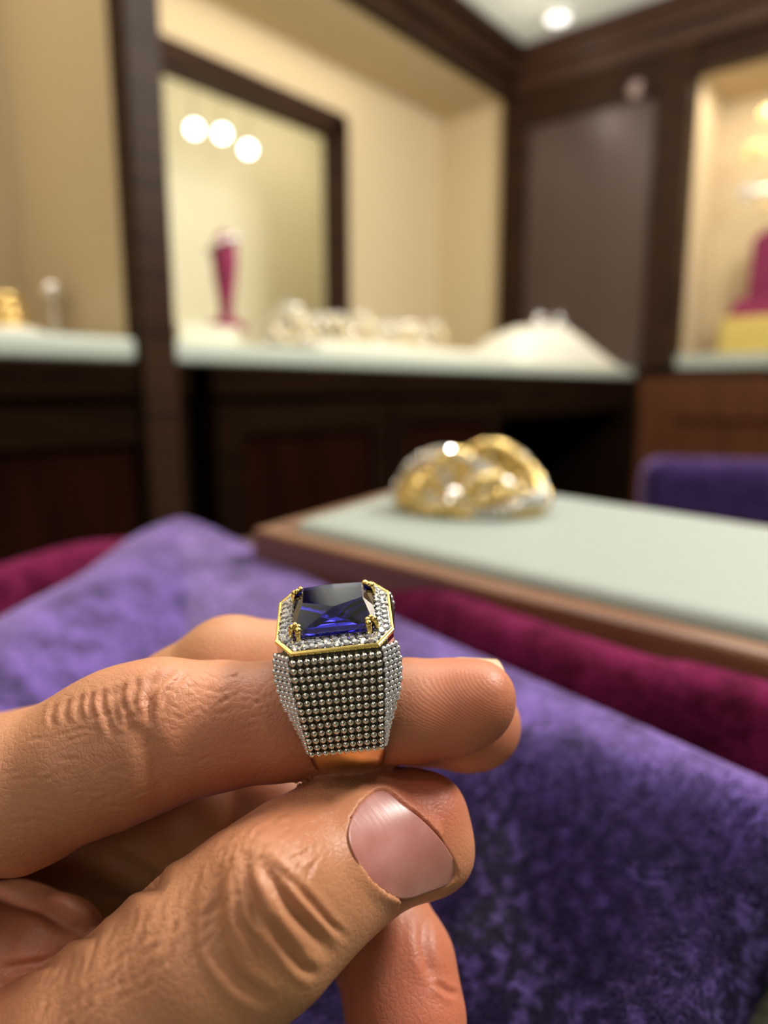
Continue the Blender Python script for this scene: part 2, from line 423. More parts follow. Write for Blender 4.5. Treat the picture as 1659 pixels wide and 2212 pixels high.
MB().add(*prism(offs(TPl, -0.004), 0.004, hh + 0.004)).build('padded_insert', M['white'], tray, bevel=0.008, seg=4, smooth=True)


def smooth_closed(pts, n):
    """closed Catmull-Rom through pts"""
    pts = np.array(pts, float); m = len(pts); out = []
    k = n // m + 1
    for i in range(m):
        p0, p1, p2, p3 = pts[i - 1], pts[i], pts[(i + 1) % m], pts[(i + 2) % m]
        for t in np.linspace(0, 1, k, endpoint=False):
            out.append(0.5 * ((2 * p1) + (-p0 + p2) * t + (2 * p0 - 5 * p1 + 4 * p2 - p3) * t * t + (-p0 + 3 * p1 - 3 * p2 + p3) * t ** 3))
    return np.array(out)


def field_pad(name, mat_, outline, zfun, zbase, edge, step=0.003):
    """padded pad: smooth plan outline, rounded rim of radius edge, top height zfun(x, y)"""
    from mathutils.geometry import delaunay_2d_cdt
    ol = smooth_closed(outline, 420); m = len(ol)
    def edist(p):
        d = np.full(len(p), 9.0)
        for a, b in zip(ol, np.roll(ol, -1, 0)):
            ab = b - a; q = np.clip(((p - a) @ ab) / (ab @ ab + 1e-12), 0, 1); d = np.minimum(d, np.linalg.norm(p - a - q[:, None] * ab, axis=1))
        return d
    def inside(p):
        r = np.zeros(len(p), bool)
        for a, b in zip(ol, np.roll(ol, -1, 0)):
            if a[1] == b[1]: continue
            r ^= ((a[1] > p[:, 1]) != (b[1] > p[:, 1])) & (p[:, 0] < (b[0] - a[0]) * (p[:, 1] - a[1]) / (b[1] - a[1]) + a[0])
        return r
    ar = 0.5 * np.sum(ol[:, 0] * np.roll(ol[:, 1], -1) - np.roll(ol[:, 0], -1) * ol[:, 1])
    tg = np.roll(ol, -1, 0) - np.roll(ol, 1, 0); tg /= np.linalg.norm(tg, axis=1)[:, None]
    nin = np.stack([-tg[:, 1], tg[:, 0]], -1) * (1 if ar > 0 else -1)
    pts = [ol]
    for f in (0.04, 0.15, 0.35, 0.62, 1.0):
        q = ol + nin * edge * f; k = inside(q); k &= edist(q) > edge * f * 0.93; pts.append(q[k])
    lo, hi = ol.min(0), ol.max(0)
    gx, gy = np.meshgrid(np.arange(lo[0], hi[0], step), np.arange(lo[1], hi[1], step)); g = np.stack([gx.ravel(), gy.ravel()], -1)
    g = g[inside(g)]; g = g[edist(g) > edge * 1.15]; pts.append(g)
    P2 = np.concatenate(pts)
    vs, _, fs, *_r = delaunay_2d_cdt([Vector(q) for q in P2], [(k, (k + 1) % m) for k in range(m)], [], 1, 1e-7)
    p = np.array([tuple(v) for v in vs]); d = np.where(np.arange(len(p)) < m, 0.0, edist(p))
    t = np.clip(d / edge, 0, 1); z = zfun(p[:, 0], p[:, 1]) - edge * (1 - np.sqrt(np.maximum(0, 1 - (1 - t) ** 2)))
    V = [(p[k, 0], p[k, 1], z[k]) for k in range(len(p))]; nb = len(V)
    V += [(x, y, zbase) for x, y in ol - 0 * nin]
    Fc = [tuple(f) for f in fs] + [(k, (k + 1) % m, nb + (k + 1) % m, nb + k) for k in range(m)] + [tuple(nb + k for k in range(m))[::-1]]
    o = MB().add(V, Fc).build(name, mat_, smooth=True)
    bm = bmesh.new(); bm.from_mesh(o.data); bmesh.ops.recalc_face_normals(bm, faces=bm.faces); bm.to_mesh(o.data); bm.free()
    return o


def zp(px, py, z): return on(2, z, px, py)[:2]


def sstep(a, b, x):
    t = np.clip((x - a) / (b - a), 0, 1); return t * t * (3 - 2 * t)


ZP = 0.911
ZE = 0.877
far_edge = [zp(-260, 1460, ZP), zp(-20, 1316, ZP), zp(160, 1225, ZP), zp(290, 1140, ZP), zp(400, 1108, ZP), zp(520, 1150, ZP), zp(700, 1238, ZP), zp(900, 1326, ZP), zp(1150, 1430, ZP), zp(1400, 1532, ZP), zp(1659, 1640, ZP)]
e1 = zp(1659, 1640, ZP); e2 = zp(1659, 2060, ZE); e3 = zp(1560, 2200, ZE)
far_edge += [e1 + np.array([0.022, -0.005])]
ol_purple = far_edge + [e1 + np.array([0.028, -0.03]), e2 + np.array([0.007, 0.012]), e2, e3, zp(1430, 2380, ZE), np.array([-0.06, 0.055])]
ol_purple += [np.array([-0.13, 0.02]), np.array([-0.22, 0.01])]
FEI = np.array(far_edge)


def z_purple(x, y):
    p_ = np.stack([x, y], -1); d = np.full(len(x), 9.0)
    for a, b in zip(FEI[:-1], FEI[1:]):
        ab = b - a; q = np.clip(((p_ - a) @ ab) / (ab @ ab), 0, 1); d = np.minimum(d, np.linalg.norm(p_ - a - q[:, None] * ab, axis=1))
    w = 0.0016 * np.sin(x * 40 + y * 25) * np.sin(y * 33 - x * 11)
    fold = 0.004 * np.exp(-((d - 0.055) / 0.014) ** 2) * sstep(0.22, 0.34, -x)
    return ZE - 0.002 + (ZP - ZE) * sstep(0.105, 0.016, d) + fold + w * sstep(0.0, 0.05, d)


pad1 = field_pad('velvet_pad', M['purple'], ol_purple, z_purple, TZ + 0.0015, 0.008)
tag(pad1, 'large purple velvet pad on the table under the hand', 'velvet pad')

# plum velvet border roll along the two far sides of the pad
def sweep(name, path, hw, hh, mat_, parent, n=28):
    path = np.array(path); V = []; Fc = []; m_ = len(path)
    for i, (x, y, z) in enumerate(path):
        t = path[min(i + 1, m_ - 1)] - path[max(i - 1, 0)]; nx_, ny_ = -t[1], t[0]; l_ = math.hypot(nx_, ny_); nx_ /= l_; ny_ /= l_
        for k in range(n):
            a = 2 * math.pi * k / n; ca, sa = math.cos(a), math.sin(a)
            u = hw * math.copysign(abs(ca) ** 0.7, ca); w = hh * math.copysign(abs(sa) ** 0.7, sa)
            V.append((x + nx_ * u, y + ny_ * u, z - hh + w))
    for i in range(m_ - 1):
        for k in range(n):
            Fc.append((i * n + k, i * n + (k + 1) % n, (i + 1) * n + (k + 1) % n, (i + 1) * n + k))
    Fc.append(tuple(range(n))[::-1]); Fc.append(tuple((m_ - 1) * n + k for k in range(n)))
    o = MB().add(V, Fc).build(name, mat_, smooth=True)
    bm = bmesh.new(); bm.from_mesh(o.data); bmesh.ops.recalc_face_normals(bm, faces=bm.faces); bm.to_mesh(o.data); bm.free()
    o.parent = parent
    return o
ZM = 0.919
HW = 0.0125
def inset(px, py, z, nx_, ny_, d=0.008):
    q = zp(px, py, z); return np.array([q[0] + nx_ * d, q[1] + ny_ * d, z])
ctl = [inset(1659, 1456, ZM, -0.05, -1) + np.array([0.16, -0.02, -0.002]), inset(1659, 1456, ZM, -0.16, -0.98), inset(1430, 1410, ZM, -0.2, -0.98), inset(1110, 1310, ZM, -0.25, -0.97), inset(983, 1258, ZM, -0.25, -0.97), inset(850, 1230, 0.905, -0.25, -0.97, 0.03),
       inset(620, 1200, 0.884, -0.3, -0.95, 0.03), inset(480, 1180, 0.874, 0.1, -1, 0.03), inset(330, 1150, 0.890, 0.7, -0.6, 0.03), inset(180, 1166, 0.908, 0.95, -0.2), inset(0, 1215, 0.910, 0.95, -0.2), inset(-200, 1275, 0.910, 0.95, -0.1)]
pth = []
ctl = np.array(ctl)
for i in range(len(ctl) - 1):
    p0, p1, p2, p3 = ctl[max(i - 1, 0)], ctl[i], ctl[i + 1], ctl[min(i + 2, len(ctl) - 1)]
    for t in np.linspace(0, 1, 14, endpoint=False):
        pth.append(0.5 * ((2 * p1) + (-p0 + p2) * t + (2 * p0 - 5 * p1 + 4 * p2 - p3) * t * t + (-p0 + 3 * p1 - 3 * p2 + p3) * t ** 3))
pth.append(ctl[-1])
rl = sweep('border_roll', pth, HW, 0.024, M['magenta'], pad1); rl['label'] = 'plum velvet border roll'

# pile fibres of the velvet where it lies near
def pile(src, parent, name, mat_, n, lo, hi, length, cen, rad):
    me = src.data; m_ = len(me.vertices); co = np.zeros(m_ * 3); me.vertices.foreach_get('co', co); co = co.reshape(-1, 3)
    me.calc_loop_triangles(); tri = np.zeros(len(me.loop_triangles) * 3, np.int32); me.loop_triangles.foreach_get('vertices', tri); tri = tri.reshape(-1, 3)
    A, B, C_ = co[tri[:, 0]], co[tri[:, 1]], co[tri[:, 2]]
    nn = np.cross(B - A, C_ - A); ar = np.linalg.norm(nn, axis=1) / 2 + 1e-15; nn /= (2 * ar)[:, None]
    mid = (A + B + C_) / 3
    w = ar * (nn[:, 2] > -0.3) * np.clip(1.25 - np.linalg.norm((mid[:, :2] - np.array(cen)) / np.array(rad), axis=1), 0, 1)
    k = rng.choice(len(tri), n, p=w / w.sum()); r1, r2 = np.sqrt(rng.random(n)), rng.random(n)
    root = A[k] * (1 - r1)[:, None] + B[k] * (r1 * (1 - r2))[:, None] + C_[k] * (r1 * r2)[:, None]
    nr = nn[k]
    def fld(x, y, s_):
        return np.sin(x * 61 * s_ + 1.3 * np.sin(y * 47 * s_)) + np.sin(y * 73 * s_ + 1.7 * np.sin(x * 39 * s_ + 2))
    a = 0.9 * fld(root[:, 0], root[:, 1], 1.0) + 0.5 * fld(root[:, 0], root[:, 1], 4.1) + rng.normal(0, 0.5, n)
    lean = np.stack([np.cos(a), np.sin(a), 0 * a], -1) * (0.55 + 0.35 * fld(root[:, 1], root[:, 0], 2.0) * 0.5 + rng.normal(0, 0.2, n))[:, None]
    L_ = length * rng.uniform(0.6, 1.15, n)
    S_ = 4; P_ = np.zeros((n, S_, 3))
    for q in range(S_):
        t = q / (S_ - 1); P_[:, q] = root + (nr * t + lean * t * t) * L_[:, None]
    hc = bpy.data.hair_curves.new(name); hc.add_curves([S_] * n)
    hc.attributes['position'].data.foreach_set('vector', P_.reshape(-1).astype(np.float32))
    ra = hc.attributes.get('radius') or hc.attributes.new('radius', 'FLOAT', 'POINT')
    ra.data.foreach_set('value', np.tile(np.array([6.5e-5, 6.5e-5, 5e-5, 2.0e-5], np.float32), n))
    hc.materials.append(mat_)
    o = bpy.data.objects.new(name, hc); COL.objects.link(o); o.parent = parent; tag(o, kind='stuff'); return o
fm_ = mat('velvet_fibre', srgb(13, 9, 30), 0.4, noise=((300, 300, 300), 5, srgb(128, 106, 184), 0.48, 0.74), Specular_IOR_Level=0.3, Sheen_Weight=0.5, Sheen_Tint=srgb(190, 160, 255))  # dark base carries near-side shade, pale noise flecks painted as glints
pile(pad1, pad1, 'pile', fm_, 150000, 0, 0, 0.0018, (-0.034, 0.102), (0.11, 0.054))

# ---- purple velvet chair beyond the table
ch = empty('velvet_chair', (0.28, 1.12, 0), (0, 0, math.radians(24)))
tag(ch, 'purple velvet chair back showing beyond the white tray', 'chair')
def soft(a, b, name, m, root, r=0.02):
    return MB().box(a, b).build(name, m, root, bevel=r, seg=5, smooth=True)
cx = on(1, 1.1, 1385, 985)
ch.location = (cx[0] + 0.24 * math.cos(math.radians(24)), cx[1] + 0.24 * math.sin(math.radians(24)), 0)
ctop = on(1, 1.1, 1450, 978)[2] - 0.008
soft((-0.24, -0.05, 0.52), (0.30, 0.03, ctop), 'backrest', M['purple_far'], ch, 0.03)
soft((-0.24, 0.03, 0.36), (0.30, 0.48, 0.47), 'seat', M['purple_far'], ch, 0.03)
for x in (-0.2, 0.26):
    MB().box((x - 0.018, -0.04, 0), (x + 0.018, -0.004, 0.54)).build('leg', M['wood'], ch, bevel=0.004)
    MB().box((x - 0.018, 0.42, 0), (x + 0.018, 0.456, 0.37)).build('leg', M['wood'], ch, bevel=0.004)

# ================================================================ NICHE CONTENTS
def surf_noise(): pass
# lamps in the alcove
for i, (px, py) in enumerate(((420, 278), (480, 288), (536, 322))):
    c = on(0, XN - 0.30, px, py)
    r_ = empty('spotlight', (c[0], c[1], c[2]))
    tag(r_, ('round white spotlight in the alcove, nearest the dark post', 'middle round white spotlight of the three in the alcove', 'lowest round white spotlight, nearest the alcove corner')[i], 'spotlight', 'spotlights in the alcove')
    dirv = (Vector(CAM) - Vector(c)); dirv.z -= 0.6; dirv.normalize()
    q = dirv.to_track_quat('Z', 'Y').to_matrix().to_4x4()
    mb = MB().lathe([(0.012, -0.06), (0.022, -0.05), (0.026, 0.0), (0.024, 0.004)], n=20)
    hb = mb.build('housing', M['lampgrey'], r_, smooth=True); hb.matrix_local = q
    lb = MB().lathe([(0.021, 0.0), (0.0215, 0.006), (0.014, 0.012), (0.002, 0.014)], n=20).build('lens', M['lamp'], r_, smooth=True); lb.matrix_local = q
    MB().tube([(0, 0, 0), (0, 0, 2.262 - c[2])], 0.005, 8).build('stem', M['lampgrey'], r_)
    MB().lathe([(0.02, 0), (0.02, 0.012)], c=(0, 0, 2.25 - c[2]), n=18).build('ceiling_plate', M['lampgrey'], r_)

# grey-cream plinth and magenta bust
xb = XF + 0.16
pA, pB = on(0, XC - 0.06, 380, 740), on(0, XC - 0.06, 510, 740)
plz = on(0, XC - 0.12, 450, 712)[2]
tag(MB().box((XC - 0.20, pA[1], ZS1), (XC - 0.05, pB[1], plz)).build('display_block', M['pale'], bevel=0.003), 'low cream block on the ledge beneath the magenta stand', 'display block')
bx = XC - 0.125
def bust(name, base, h, w, d, label, lean=0.0):
    """velvet necklace form: flat foot, waist, shoulders"""
    r_ = empty(name, base); tag(r_, label, 'jewellery stand')
    MB().lathe([(w * 0.62, 0), (w * 0.66, h * 0.03), (w * 0.58, h * 0.09), (w * 0.3, h * 0.13)], n=28).build('foot', M['magv'], r_, smooth=True)
    prof = [(0.07, .20), (0.15, .22), (0.3, .26), (0.45, .34), (0.6, .40), (0.72, .44), (0.82, .42), (0.9, .34), (0.97, .2), (1.0, .08)]
    V = []; Fc = []; n = 24
    for t, q in prof:
        for k in range(n):
            a = 2 * math.pi * k / n
            V.append((q * d * math.cos(a) + lean * t * h, q * w * math.sin(a) * (1.0 + 0.1 * math.cos(a)), t * h))
    for i in range(len(prof) - 1):
        for k in range(n):
            Fc.append((i * n + k, i * n + (k + 1) % n, (i + 1) * n + (k + 1) % n, (i + 1) * n + k))
    Fc.append(tuple(range(n))[::-1]); Fc.append(tuple((len(prof) - 1) * n + k for k in range(n)))
    MB().add(V, Fc).build('form', M['magv'], r_, smooth=True)
    return r_
ub = on(0, bx, 490, 712); ut = on(0, bx, 485, 500)
bust('necklace_bust', (bx, ub[1], plz), ut[2] - plz, 0.052, 0.05, 'slim magenta velvet jewellery stand on the cream block beside the dark post')
nk = MB(); hgt = ut[2] - plz
for k in range(26):
    a = k / 26 * 2 * math.pi
    nk.sphere((bx + 0.026 * math.cos(a), ub[1] + 0.026 * math.sin(a), plz + hgt * (0.86 + 0.07 * math.cos(a - 0.6))), 0.0042, 8, 5)
tag(nk.build('diamond_necklace', M['brilliant'], smooth=True), 'pale diamond necklace round the top of the magenta stand', 'necklace')

# jewels along the ledge
def jewel_ring(loc, r, rot, metal, label, n=7):
    root = empty('diamond_ring', loc, (0, 0, rot)); tag(root, label, 'ring', 'jewels standing in a row on the niche ledge')
    pts = [(r * math.cos(a), 0, r + r * math.sin(a)) for a in np.linspace(0, 2 * math.pi, 25)[:-1]]
    MB().tube(pts, r * 0.16, 8, closed=True).build('band', metal, root, smooth=True)
    MB().lathe([(0.02 * r, -0.45 * r), (0.5 * r, 0.0), (0.35 * r, 0.2 * r)], c=(0, 0, 2.25 * r), n=9).build('stone', M['brilliant'], root)
    mb = MB()
    for k in range(n):
        a = 2 * math.pi * k / n
        mb.lathe([(0.02 * r, -0.2 * r), (0.2 * r, 0.0), (0.14 * r, 0.1 * r)], c=(0.68 * r * math.cos(a), 0.68 * r * math.sin(a), 2.2 * r), n=6)
    MB.build(mb, 'halo', M['brilliant'], root)
words = ['first', 'second', 'third', 'fourth', 'fifth', 'sixth', 'seventh', 'eighth', 'ninth', 'tenth', 'eleventh', 'twelfth', 'thirteenth', 'fourteenth']
xs = np.linspace(598, 935, 14)
trayA, trayB = on(0, XC - 0.2, 575, 740)[1], on(0, XC - 0.2, 1000, 740)[1]
tag(MB().box((XC - 0.24, trayA, ZS1), (XC - 0.05, trayB, ZS1 + 0.022)).build('ring_tray', M['offwhite'], bevel=0.006, seg=3, smooth=True), 'long cream tray on the ledge under the row of sparkling jewels', 'tray')
for i, px in enumerate(xs):
    xx = XC - (0.10 if i % 2 else 0.17)
    c = on(0, xx, px, 700)
    jewel_ring((xx, c[1], ZS1 + 0.022), 0.021 + 0.006 * ((i * 5) % 3) / 2, 0.5 + 0.35 * math.sin(i * 2.3), M['palegold'] if i % 3 else M['steel'], words[i] + ' sparkling jewelled ring on the cream tray, counting from the magenta stand')

# white sloping cushion with three large diamonds
ca, cb = on(0, XC - 0.1, 1066, 750), on(0, XC - 0.1, 1325, 770)
y0, y1 = ca[1], min(cb[1], YB - 0.07)
cz = on(0, XC - 0.1, 1140, 690)[2]
V = []; Fc = []; nx, ny = 14, 24
for i in range(nx + 1):
    for j in range(ny + 1):
        u, v = i / nx, j / ny
        hprof = np.interp(v, [0, 0.06, 0.2, 0.45, 0.6, 0.8, 1.0], [0.02, 0.55, 0.82, 1.0, 0.9, 0.5, 0.0])
        hx = math.sin(math.pi * min(1, u * 1.0)) ** 0.45 if 0 < u < 1 else 0.0
        V.append((XC - 0.21 + 0.19 * u, y0 + (y1 - y0) * v, ZS1 + (cz - ZS1) * hprof * (0.12 + 0.88 * hx) * (1 if 0 < u < 1 else 0.15)))
nb = len(V)
for i in range(nx):
    for j in range(ny):
        a = i * (ny + 1) + j; Fc.append((a, a + ny + 1, a + ny + 2, a + 1))
bd = [i * (ny + 1) for i in range(nx + 1)] + [nx * (ny + 1) + j for j in range(1, ny + 1)] + [i * (ny + 1) + ny for i in range(nx - 1, -1, -1)] + [j for j in range(ny - 1, 0, -1)]
V += [(V[i][0], V[i][1], ZS1) for i in bd]
for k in range(len(bd)):
    k2 = (k + 1) % len(bd); Fc.append((bd[k], nb + k, nb + k2, bd[k2]))
Fc.append(tuple(nb + k for k in range(len(bd)))[::-1])
tag(MB().add(V, Fc).build('display_cushion', M['offwhite'], smooth=True), 'white mound-shaped display cushion at the far end of the ledge', 'cushion')
for i, (px, py, r_) in enumerate(((1163, 694, 0.023), (1204, 692, 0.018), (1218, 722, 0.025))):
    c = on(0, XC - 0.085, px, py)
    root = empty('diamond_earring', c); tag(root, ('large diamond cluster on the white cushion, nearest the niche', 'small upper diamond cluster on the white cushion, in the middle', 'brightest diamond cluster, lowest on the white cushion')[i], 'earring', 'diamond clusters on the white cushion')
    mb = MB()
    for k in range(8):
        a = 2 * math.pi * k / 8; mb.sphere((0.004, r_ * 0.72 * math.cos(a), r_ * 0.72 * math.sin(a)), r_ * 0.3, 10, 6)
    mb.build('halo_stones', M['brilliant'], root, smooth=True)
    MB().sphere((0.006, 0, 0), r_ * 0.55, 10, 6).build('centre_stone', M['brilliant'], root)
    MB().lathe([(r_ * 0.9, -0.003), (r_ * 0.9, 0.003)], n=20).build('setting', M['steel'], root).rotation_euler = (0, math.pi / 2, 0)

# left niche: cream rolls with coiled jewels, glinting stone
ly0, ly1 = on(0, XC - 0.2, -80, 720)[1], on(0, XC - 0.2, 95, 720)[1]
lzc = on(0, XC - 0.2, 30, 700)[2]
cs_ = MB().sphere(((XC - 0.22), (ly0 + ly1) / 2, ZS1), 1.0, 28, 14, (0.11, (ly1 - ly0) / 2, lzc - ZS1))
cs_.v = [(x, y, max(z, ZS1 + 0.0005)) for x, y, z in cs_.v]
tag(cs_.build('display_cushion', M['offwhite'], smooth=True), 'rounded cream display cushion on the ledge left of the dark post', 'cushion')
for i in range(4):
    pts = []
    for k in range(40):
        a = 2 * math.pi * k / 40
        yy = (ly1 - ly0) / 2 * (0.60 - 0.06 * i) * math.cos(a); xx = 0.11 * (0.60 - 0.06 * i) * math.sin(a)
        pts.append((xx, yy, 0.009 + 0.0145 * i))
    root = tag(MB().tube(pts, 0.007, 8, closed=True).build('gold_bangle', M['goldsoft'], smooth=True, loc=((XC - 0.22), (ly0 + ly1) / 2, lzc - 0.018)), words[i] + ' gold bangle from the bottom of the stack on the rounded cream cushion', 'bangle', 'gold bangles on the rounded cream cushion')
c = on(0, XC - 0.2, 113, 628)
root = empty('earring_stand', (c[0], c[1], ZS1)); tag(root, 'thin stand with one glinting round stone beside the gold bangles', 'earring stand')
MB().lathe([(0.02, 0), (0.02, 0.004), (0.004, 0.008), (0.003, c[2] - ZS1)], n=16).build('stem', M['offwhite'], root, smooth=True)
MB().sphere((0, 0, c[2] - ZS1), 0.015, 14, 9).build('stone', M['brilliant'], root, smooth=True)

# window display in the right wall: gold block, magenta stand, jewels
gb = on(1, YB + 0.16, 1610, 710)
g0, g1 = on(1, YB + 0.13, 1560, 735), on(1, YB + 0.13, 1560, 690)
tag(MB().box((g0[0], YB + 0.08, WZ0 + 0.004), (g0[0] + 0.34, YB + 0.28, g1[2])).build('display_block', M['goldfab'], bevel=0.006, seg=3), 'low gold block in the wall window under the magenta stand', 'display block')
mw0 = on(1, YB + 0.13, 1570, 650); mtop = on(1, YB + 0.13, 1640, 490)
mx = mw0[0] + 0.145
root = empty('necklace_stand', (mx, YB + 0.18, g1[2])); tag(root, 'broad magenta velvet stand on the gold block in the wall window', 'jewellery stand')
zA = on(1, YB + 0.13, 1600, 625)[2] - g1[2]; zB = mtop[2] - g1[2]
hw = 0.145
V = [(-hw, -0.07, 0), (hw, -0.07, 0), (hw, 0.07, 0), (-hw, 0.07, 0), (-hw * 0.8, -0.05, zA * 0.7), (hw * 0.8, -0.05, zA * 0.7), (hw * 0.8, 0.05, zA * 0.7), (-hw * 0.8, 0.05, zA * 0.7)]
MB().add(V, [(0, 3, 2, 1), (4, 5, 6, 7), (0, 1, 5, 4), (1, 2, 6, 5), (2, 3, 7, 6), (3, 0, 4, 7)]).build('foot', M['magv'], root, bevel=0.008, seg=3)
V = []
w0, w1 = hw * 0.62, hw * 0.58
pf = [(-w0, zA * 0.7), (w0, zA * 0.7), (w1, zB * 0.9), (w1 * 0.45, zB), (-w1 * 0.45, zB), (-w1, zB * 0.9)]
for y in (-0.035, 0.035): V += [(x, y, z) for x, z in pf]
k = len(pf)
MB().add(V, [tuple(range(k)), tuple(range(k, 2 * k))[::-1]] + [(i, i + k, (i + 1) % k + k, (i + 1) % k) for i in range(k)]).build('neck_form', M['magv'], root, bevel=0.01, seg=3)
# earring tree above it
et = empty('earring_tree', (mx + 0.0, YB + 0.2, g1[2] + zB)); tag(et, 'gold earring tree rising above the broad magenta stand', 'jewellery stand')
zt = on(1, YB + 0.13, 1640, 240)[2] - (g1[2] + zB)
MB().tube([(0, 0, 0), (0, 0, zt)], 0.006, 10).build('stem', M['goldsoft'], et, smooth=True)
ja = on(1, YB + 0.17, 1630, 328); jb = on(1, YB + 0.17, 1612, 415); jc = on(1, YB + 0.17, 1655, 450); jd = on(1, YB + 0.17, 1660, 245)
for nm, c, m_, r_, n_, lab in (('gold_brooch', ja, M['goldsoft'], 0.03, 12, 'bright gold brooch hung high in the wall window'), ('silver_brooch', jb, M['steel'], 0.022, 9, 'silvery brooch between the gold brooch and the magenta stand'), ('gold_pendant', jc, M['goldsoft'], 0.016, 7, 'small gold pendant just above the magenta stand'), ('gold_finial_jewel', jd, M['goldsoft'], 0.022, 9, 'topmost gold jewel at the edge of the wall window')):
    root = empty(nm, (c[0], YB + 0.17, c[2])); tag(root, lab, 'jewel')
    mb = MB()
    for k in range(n_):
        a = 2 * math.pi * k / n_
        mb.sphere((r_ * math.cos(a), 0, r_ * 0.7 * math.sin(a)), r_ * 0.36, 10, 6, (1, 0.6, 1))
    mb.build('petals', m_, root, smooth=True)
    MB().sphere((0, -0.006, 0), r_ * 0.5, 10, 6).build('centre_stone', M['brilliant'], root)
    MB().tube([(0, 0, 0), (mx - c[0], 0.028, 0.01)], 0.002, 6).build('hook', m_, root)

# small round ceiling-side fitting on the right wall
c = on(1, YB - 0.03, 1375, 195)
root = empty('wall_spotlight', c); tag(root, 'small pale round fitting high on the dark panelled wall', 'wall fitting')
fm = MB().lathe([(0.028, 0), (0.028, 0.008), (0.021, 0.016), (0.004, 0.018)], n=24).build('cover', M['mauve'], root, smooth=True); fm.rotation_euler = (math.pi / 2, 0, 0)
fm = MB().lathe([(0.02, 0.0), (0.018, 0.03)], c=(0.045, -0.01, 0), n=16).build('bracket', M['wood'], root, smooth=True); fm.rotation_euler = (math.pi / 2, 0, 0)
# recessed ceiling downlight
c = on(2, ZCEIL, 1205, 35)
root = empty('ceiling_downlight', (c[0], c[1], ZCEIL)); tag(root, 'recessed round downlight in the white ceiling corner', 'ceiling light')
MB().lathe([(0.05, 0), (0.05, -0.006), (0.04, -0.009)], n=24).build('trim_ring', M['plaster'], root, smooth=True)
MB().lathe([(0.038, -0.004), (0.036, -0.0105)], n=24).build('lens', emit('downlight_glass', (1, .98, .94, 1), 2.0), root)

# ================================================================ GOLD BRACELET on the tray
cbw = zp(1015, 1103, 0.928)
br = empty('gold_bracelet', (cbw[0], cbw[1], 0.9285), (0, 0, math.radians(20)))
tag(br, 'openwork gold bracelet set with diamonds on the white tray', 'bracelet')
bl = P(850, 1020, 0.42); brr = P(1187, 1020, 0.42)
RB = np.linalg.norm(bl - brr) / 2 * 0.93
HT = RB * 0.98
def strand(ph, k, r_amp, frac0, frac1, thick, mat_, name, kind='bead'):
    pts = []; n = 130
    for i in range(n):
        a = 2 * math.pi * i / n
        top = HT * (0.34 + 0.60 * (0.5 + 0.5 * math.cos(2 * (a - 1.35))) ** 1.1)
        s_ = 0.5 + 0.5 * math.sin(k * a + ph)
        z = thick + (top - 2 * thick) * (frac0 + (frac1 - frac0) * s_)
        rr = RB * (0.95 + r_amp * math.cos(k * a + ph)) * (1 - 0.22 * (z / HT) ** 2)
        pts.append((rr * math.cos(a), rr * 0.8 * math.sin(a), z))
    o = MB().tube(pts, thick * (0.75 if kind == 'bead' else 1.0), 10, closed=True).build(name, mat_, br, smooth=True)
    mb = MB()
    for i in range(0, n, 2):
        q = Vector(pts[i]); u = Vector((q.x, q.y, 0.35 * RB)).normalized()
        if kind == 'bead':
            mb.sphere(q + u * thick * 0.3, thick * rng.uniform(0.95, 1.3), 9, 6)
        elif kind == 'stone':
            mb.lathe([(0.0003, -0.001), (thick * 0.95, 0.0002), (thick * 0.55, 0.0014)], n=7)
            vs = mb.v[-21:]; del mb.v[-21:]
            Mx = Matrix.Translation(q + u * thick * 0.9) @ u.to_track_quat('Z', 'Y').to_matrix().to_4x4()
            mb.v += [tuple(Mx @ Vector(v)) for v in vs]
    if kind != 'plain':
        mb.build('beads' if kind == 'bead' else 'diamonds', mat_ if kind == 'bead' else M['brilliant'], o, smooth=(kind == 'bead'))
    return o
strand(0.0, 3, 0.05, 0.0, 1.0, 0.0030, M['goldsoft'], 'braided_strand')
strand(2.1, 3, 0.05, 0.0, 1.0, 0.0034, M['goldsoft'], 'braided_strand', 'stone')
strand(4.2, 3, 0.05, 0.0, 1.0, 0.0030, M['goldsoft'], 'braided_strand')
strand(3.1, 3, 0.03, 0.1, 1.0, 0.0026, M['goldsoft'], 'braided_strand')
strand(1.0, 5, 0.04, 0.15, 0.92, 0.0026, M['goldsoft'], 'braided_strand', 'stone')
strand(3.6, 5, 0.04, 0.15, 0.92, 0.0026, M['goldsoft'], 'braided_strand')
strand(0.5, 8, 0.03, 0.1, 0.85, 0.0020, M['goldsoft'], 'braided_strand')
strand(3.5, 8, 0.03, 0.1, 0.85, 0.0020, M['palegold'], 'braided_strand')
strand(0.0, 1, 0.0, 0.0, 0.02, 0.0028, M['goldsoft'], 'base_hoop', 'plain')
strand(0.0, 1, 0.0, 0.97, 1.0, 0.0028, M['goldsoft'], 'top_rim', 'stone')

#@@HAND
# ================================================================ HAND
# signed-distance modelling of one continuous hand (camera-frame millimetres: x right, y up, z away), then a surface net
def mm(px, py, d): return np.array([(px - 829.5) / FPX * d, -(py - 1106) / FPX * d, d])
def to_world(q):
    q = np.asarray(q) * 0.001
    return CAM + q[..., 0:1] * RIGHT + q[..., 1:2] * UP + q[..., 2:3] * FWD


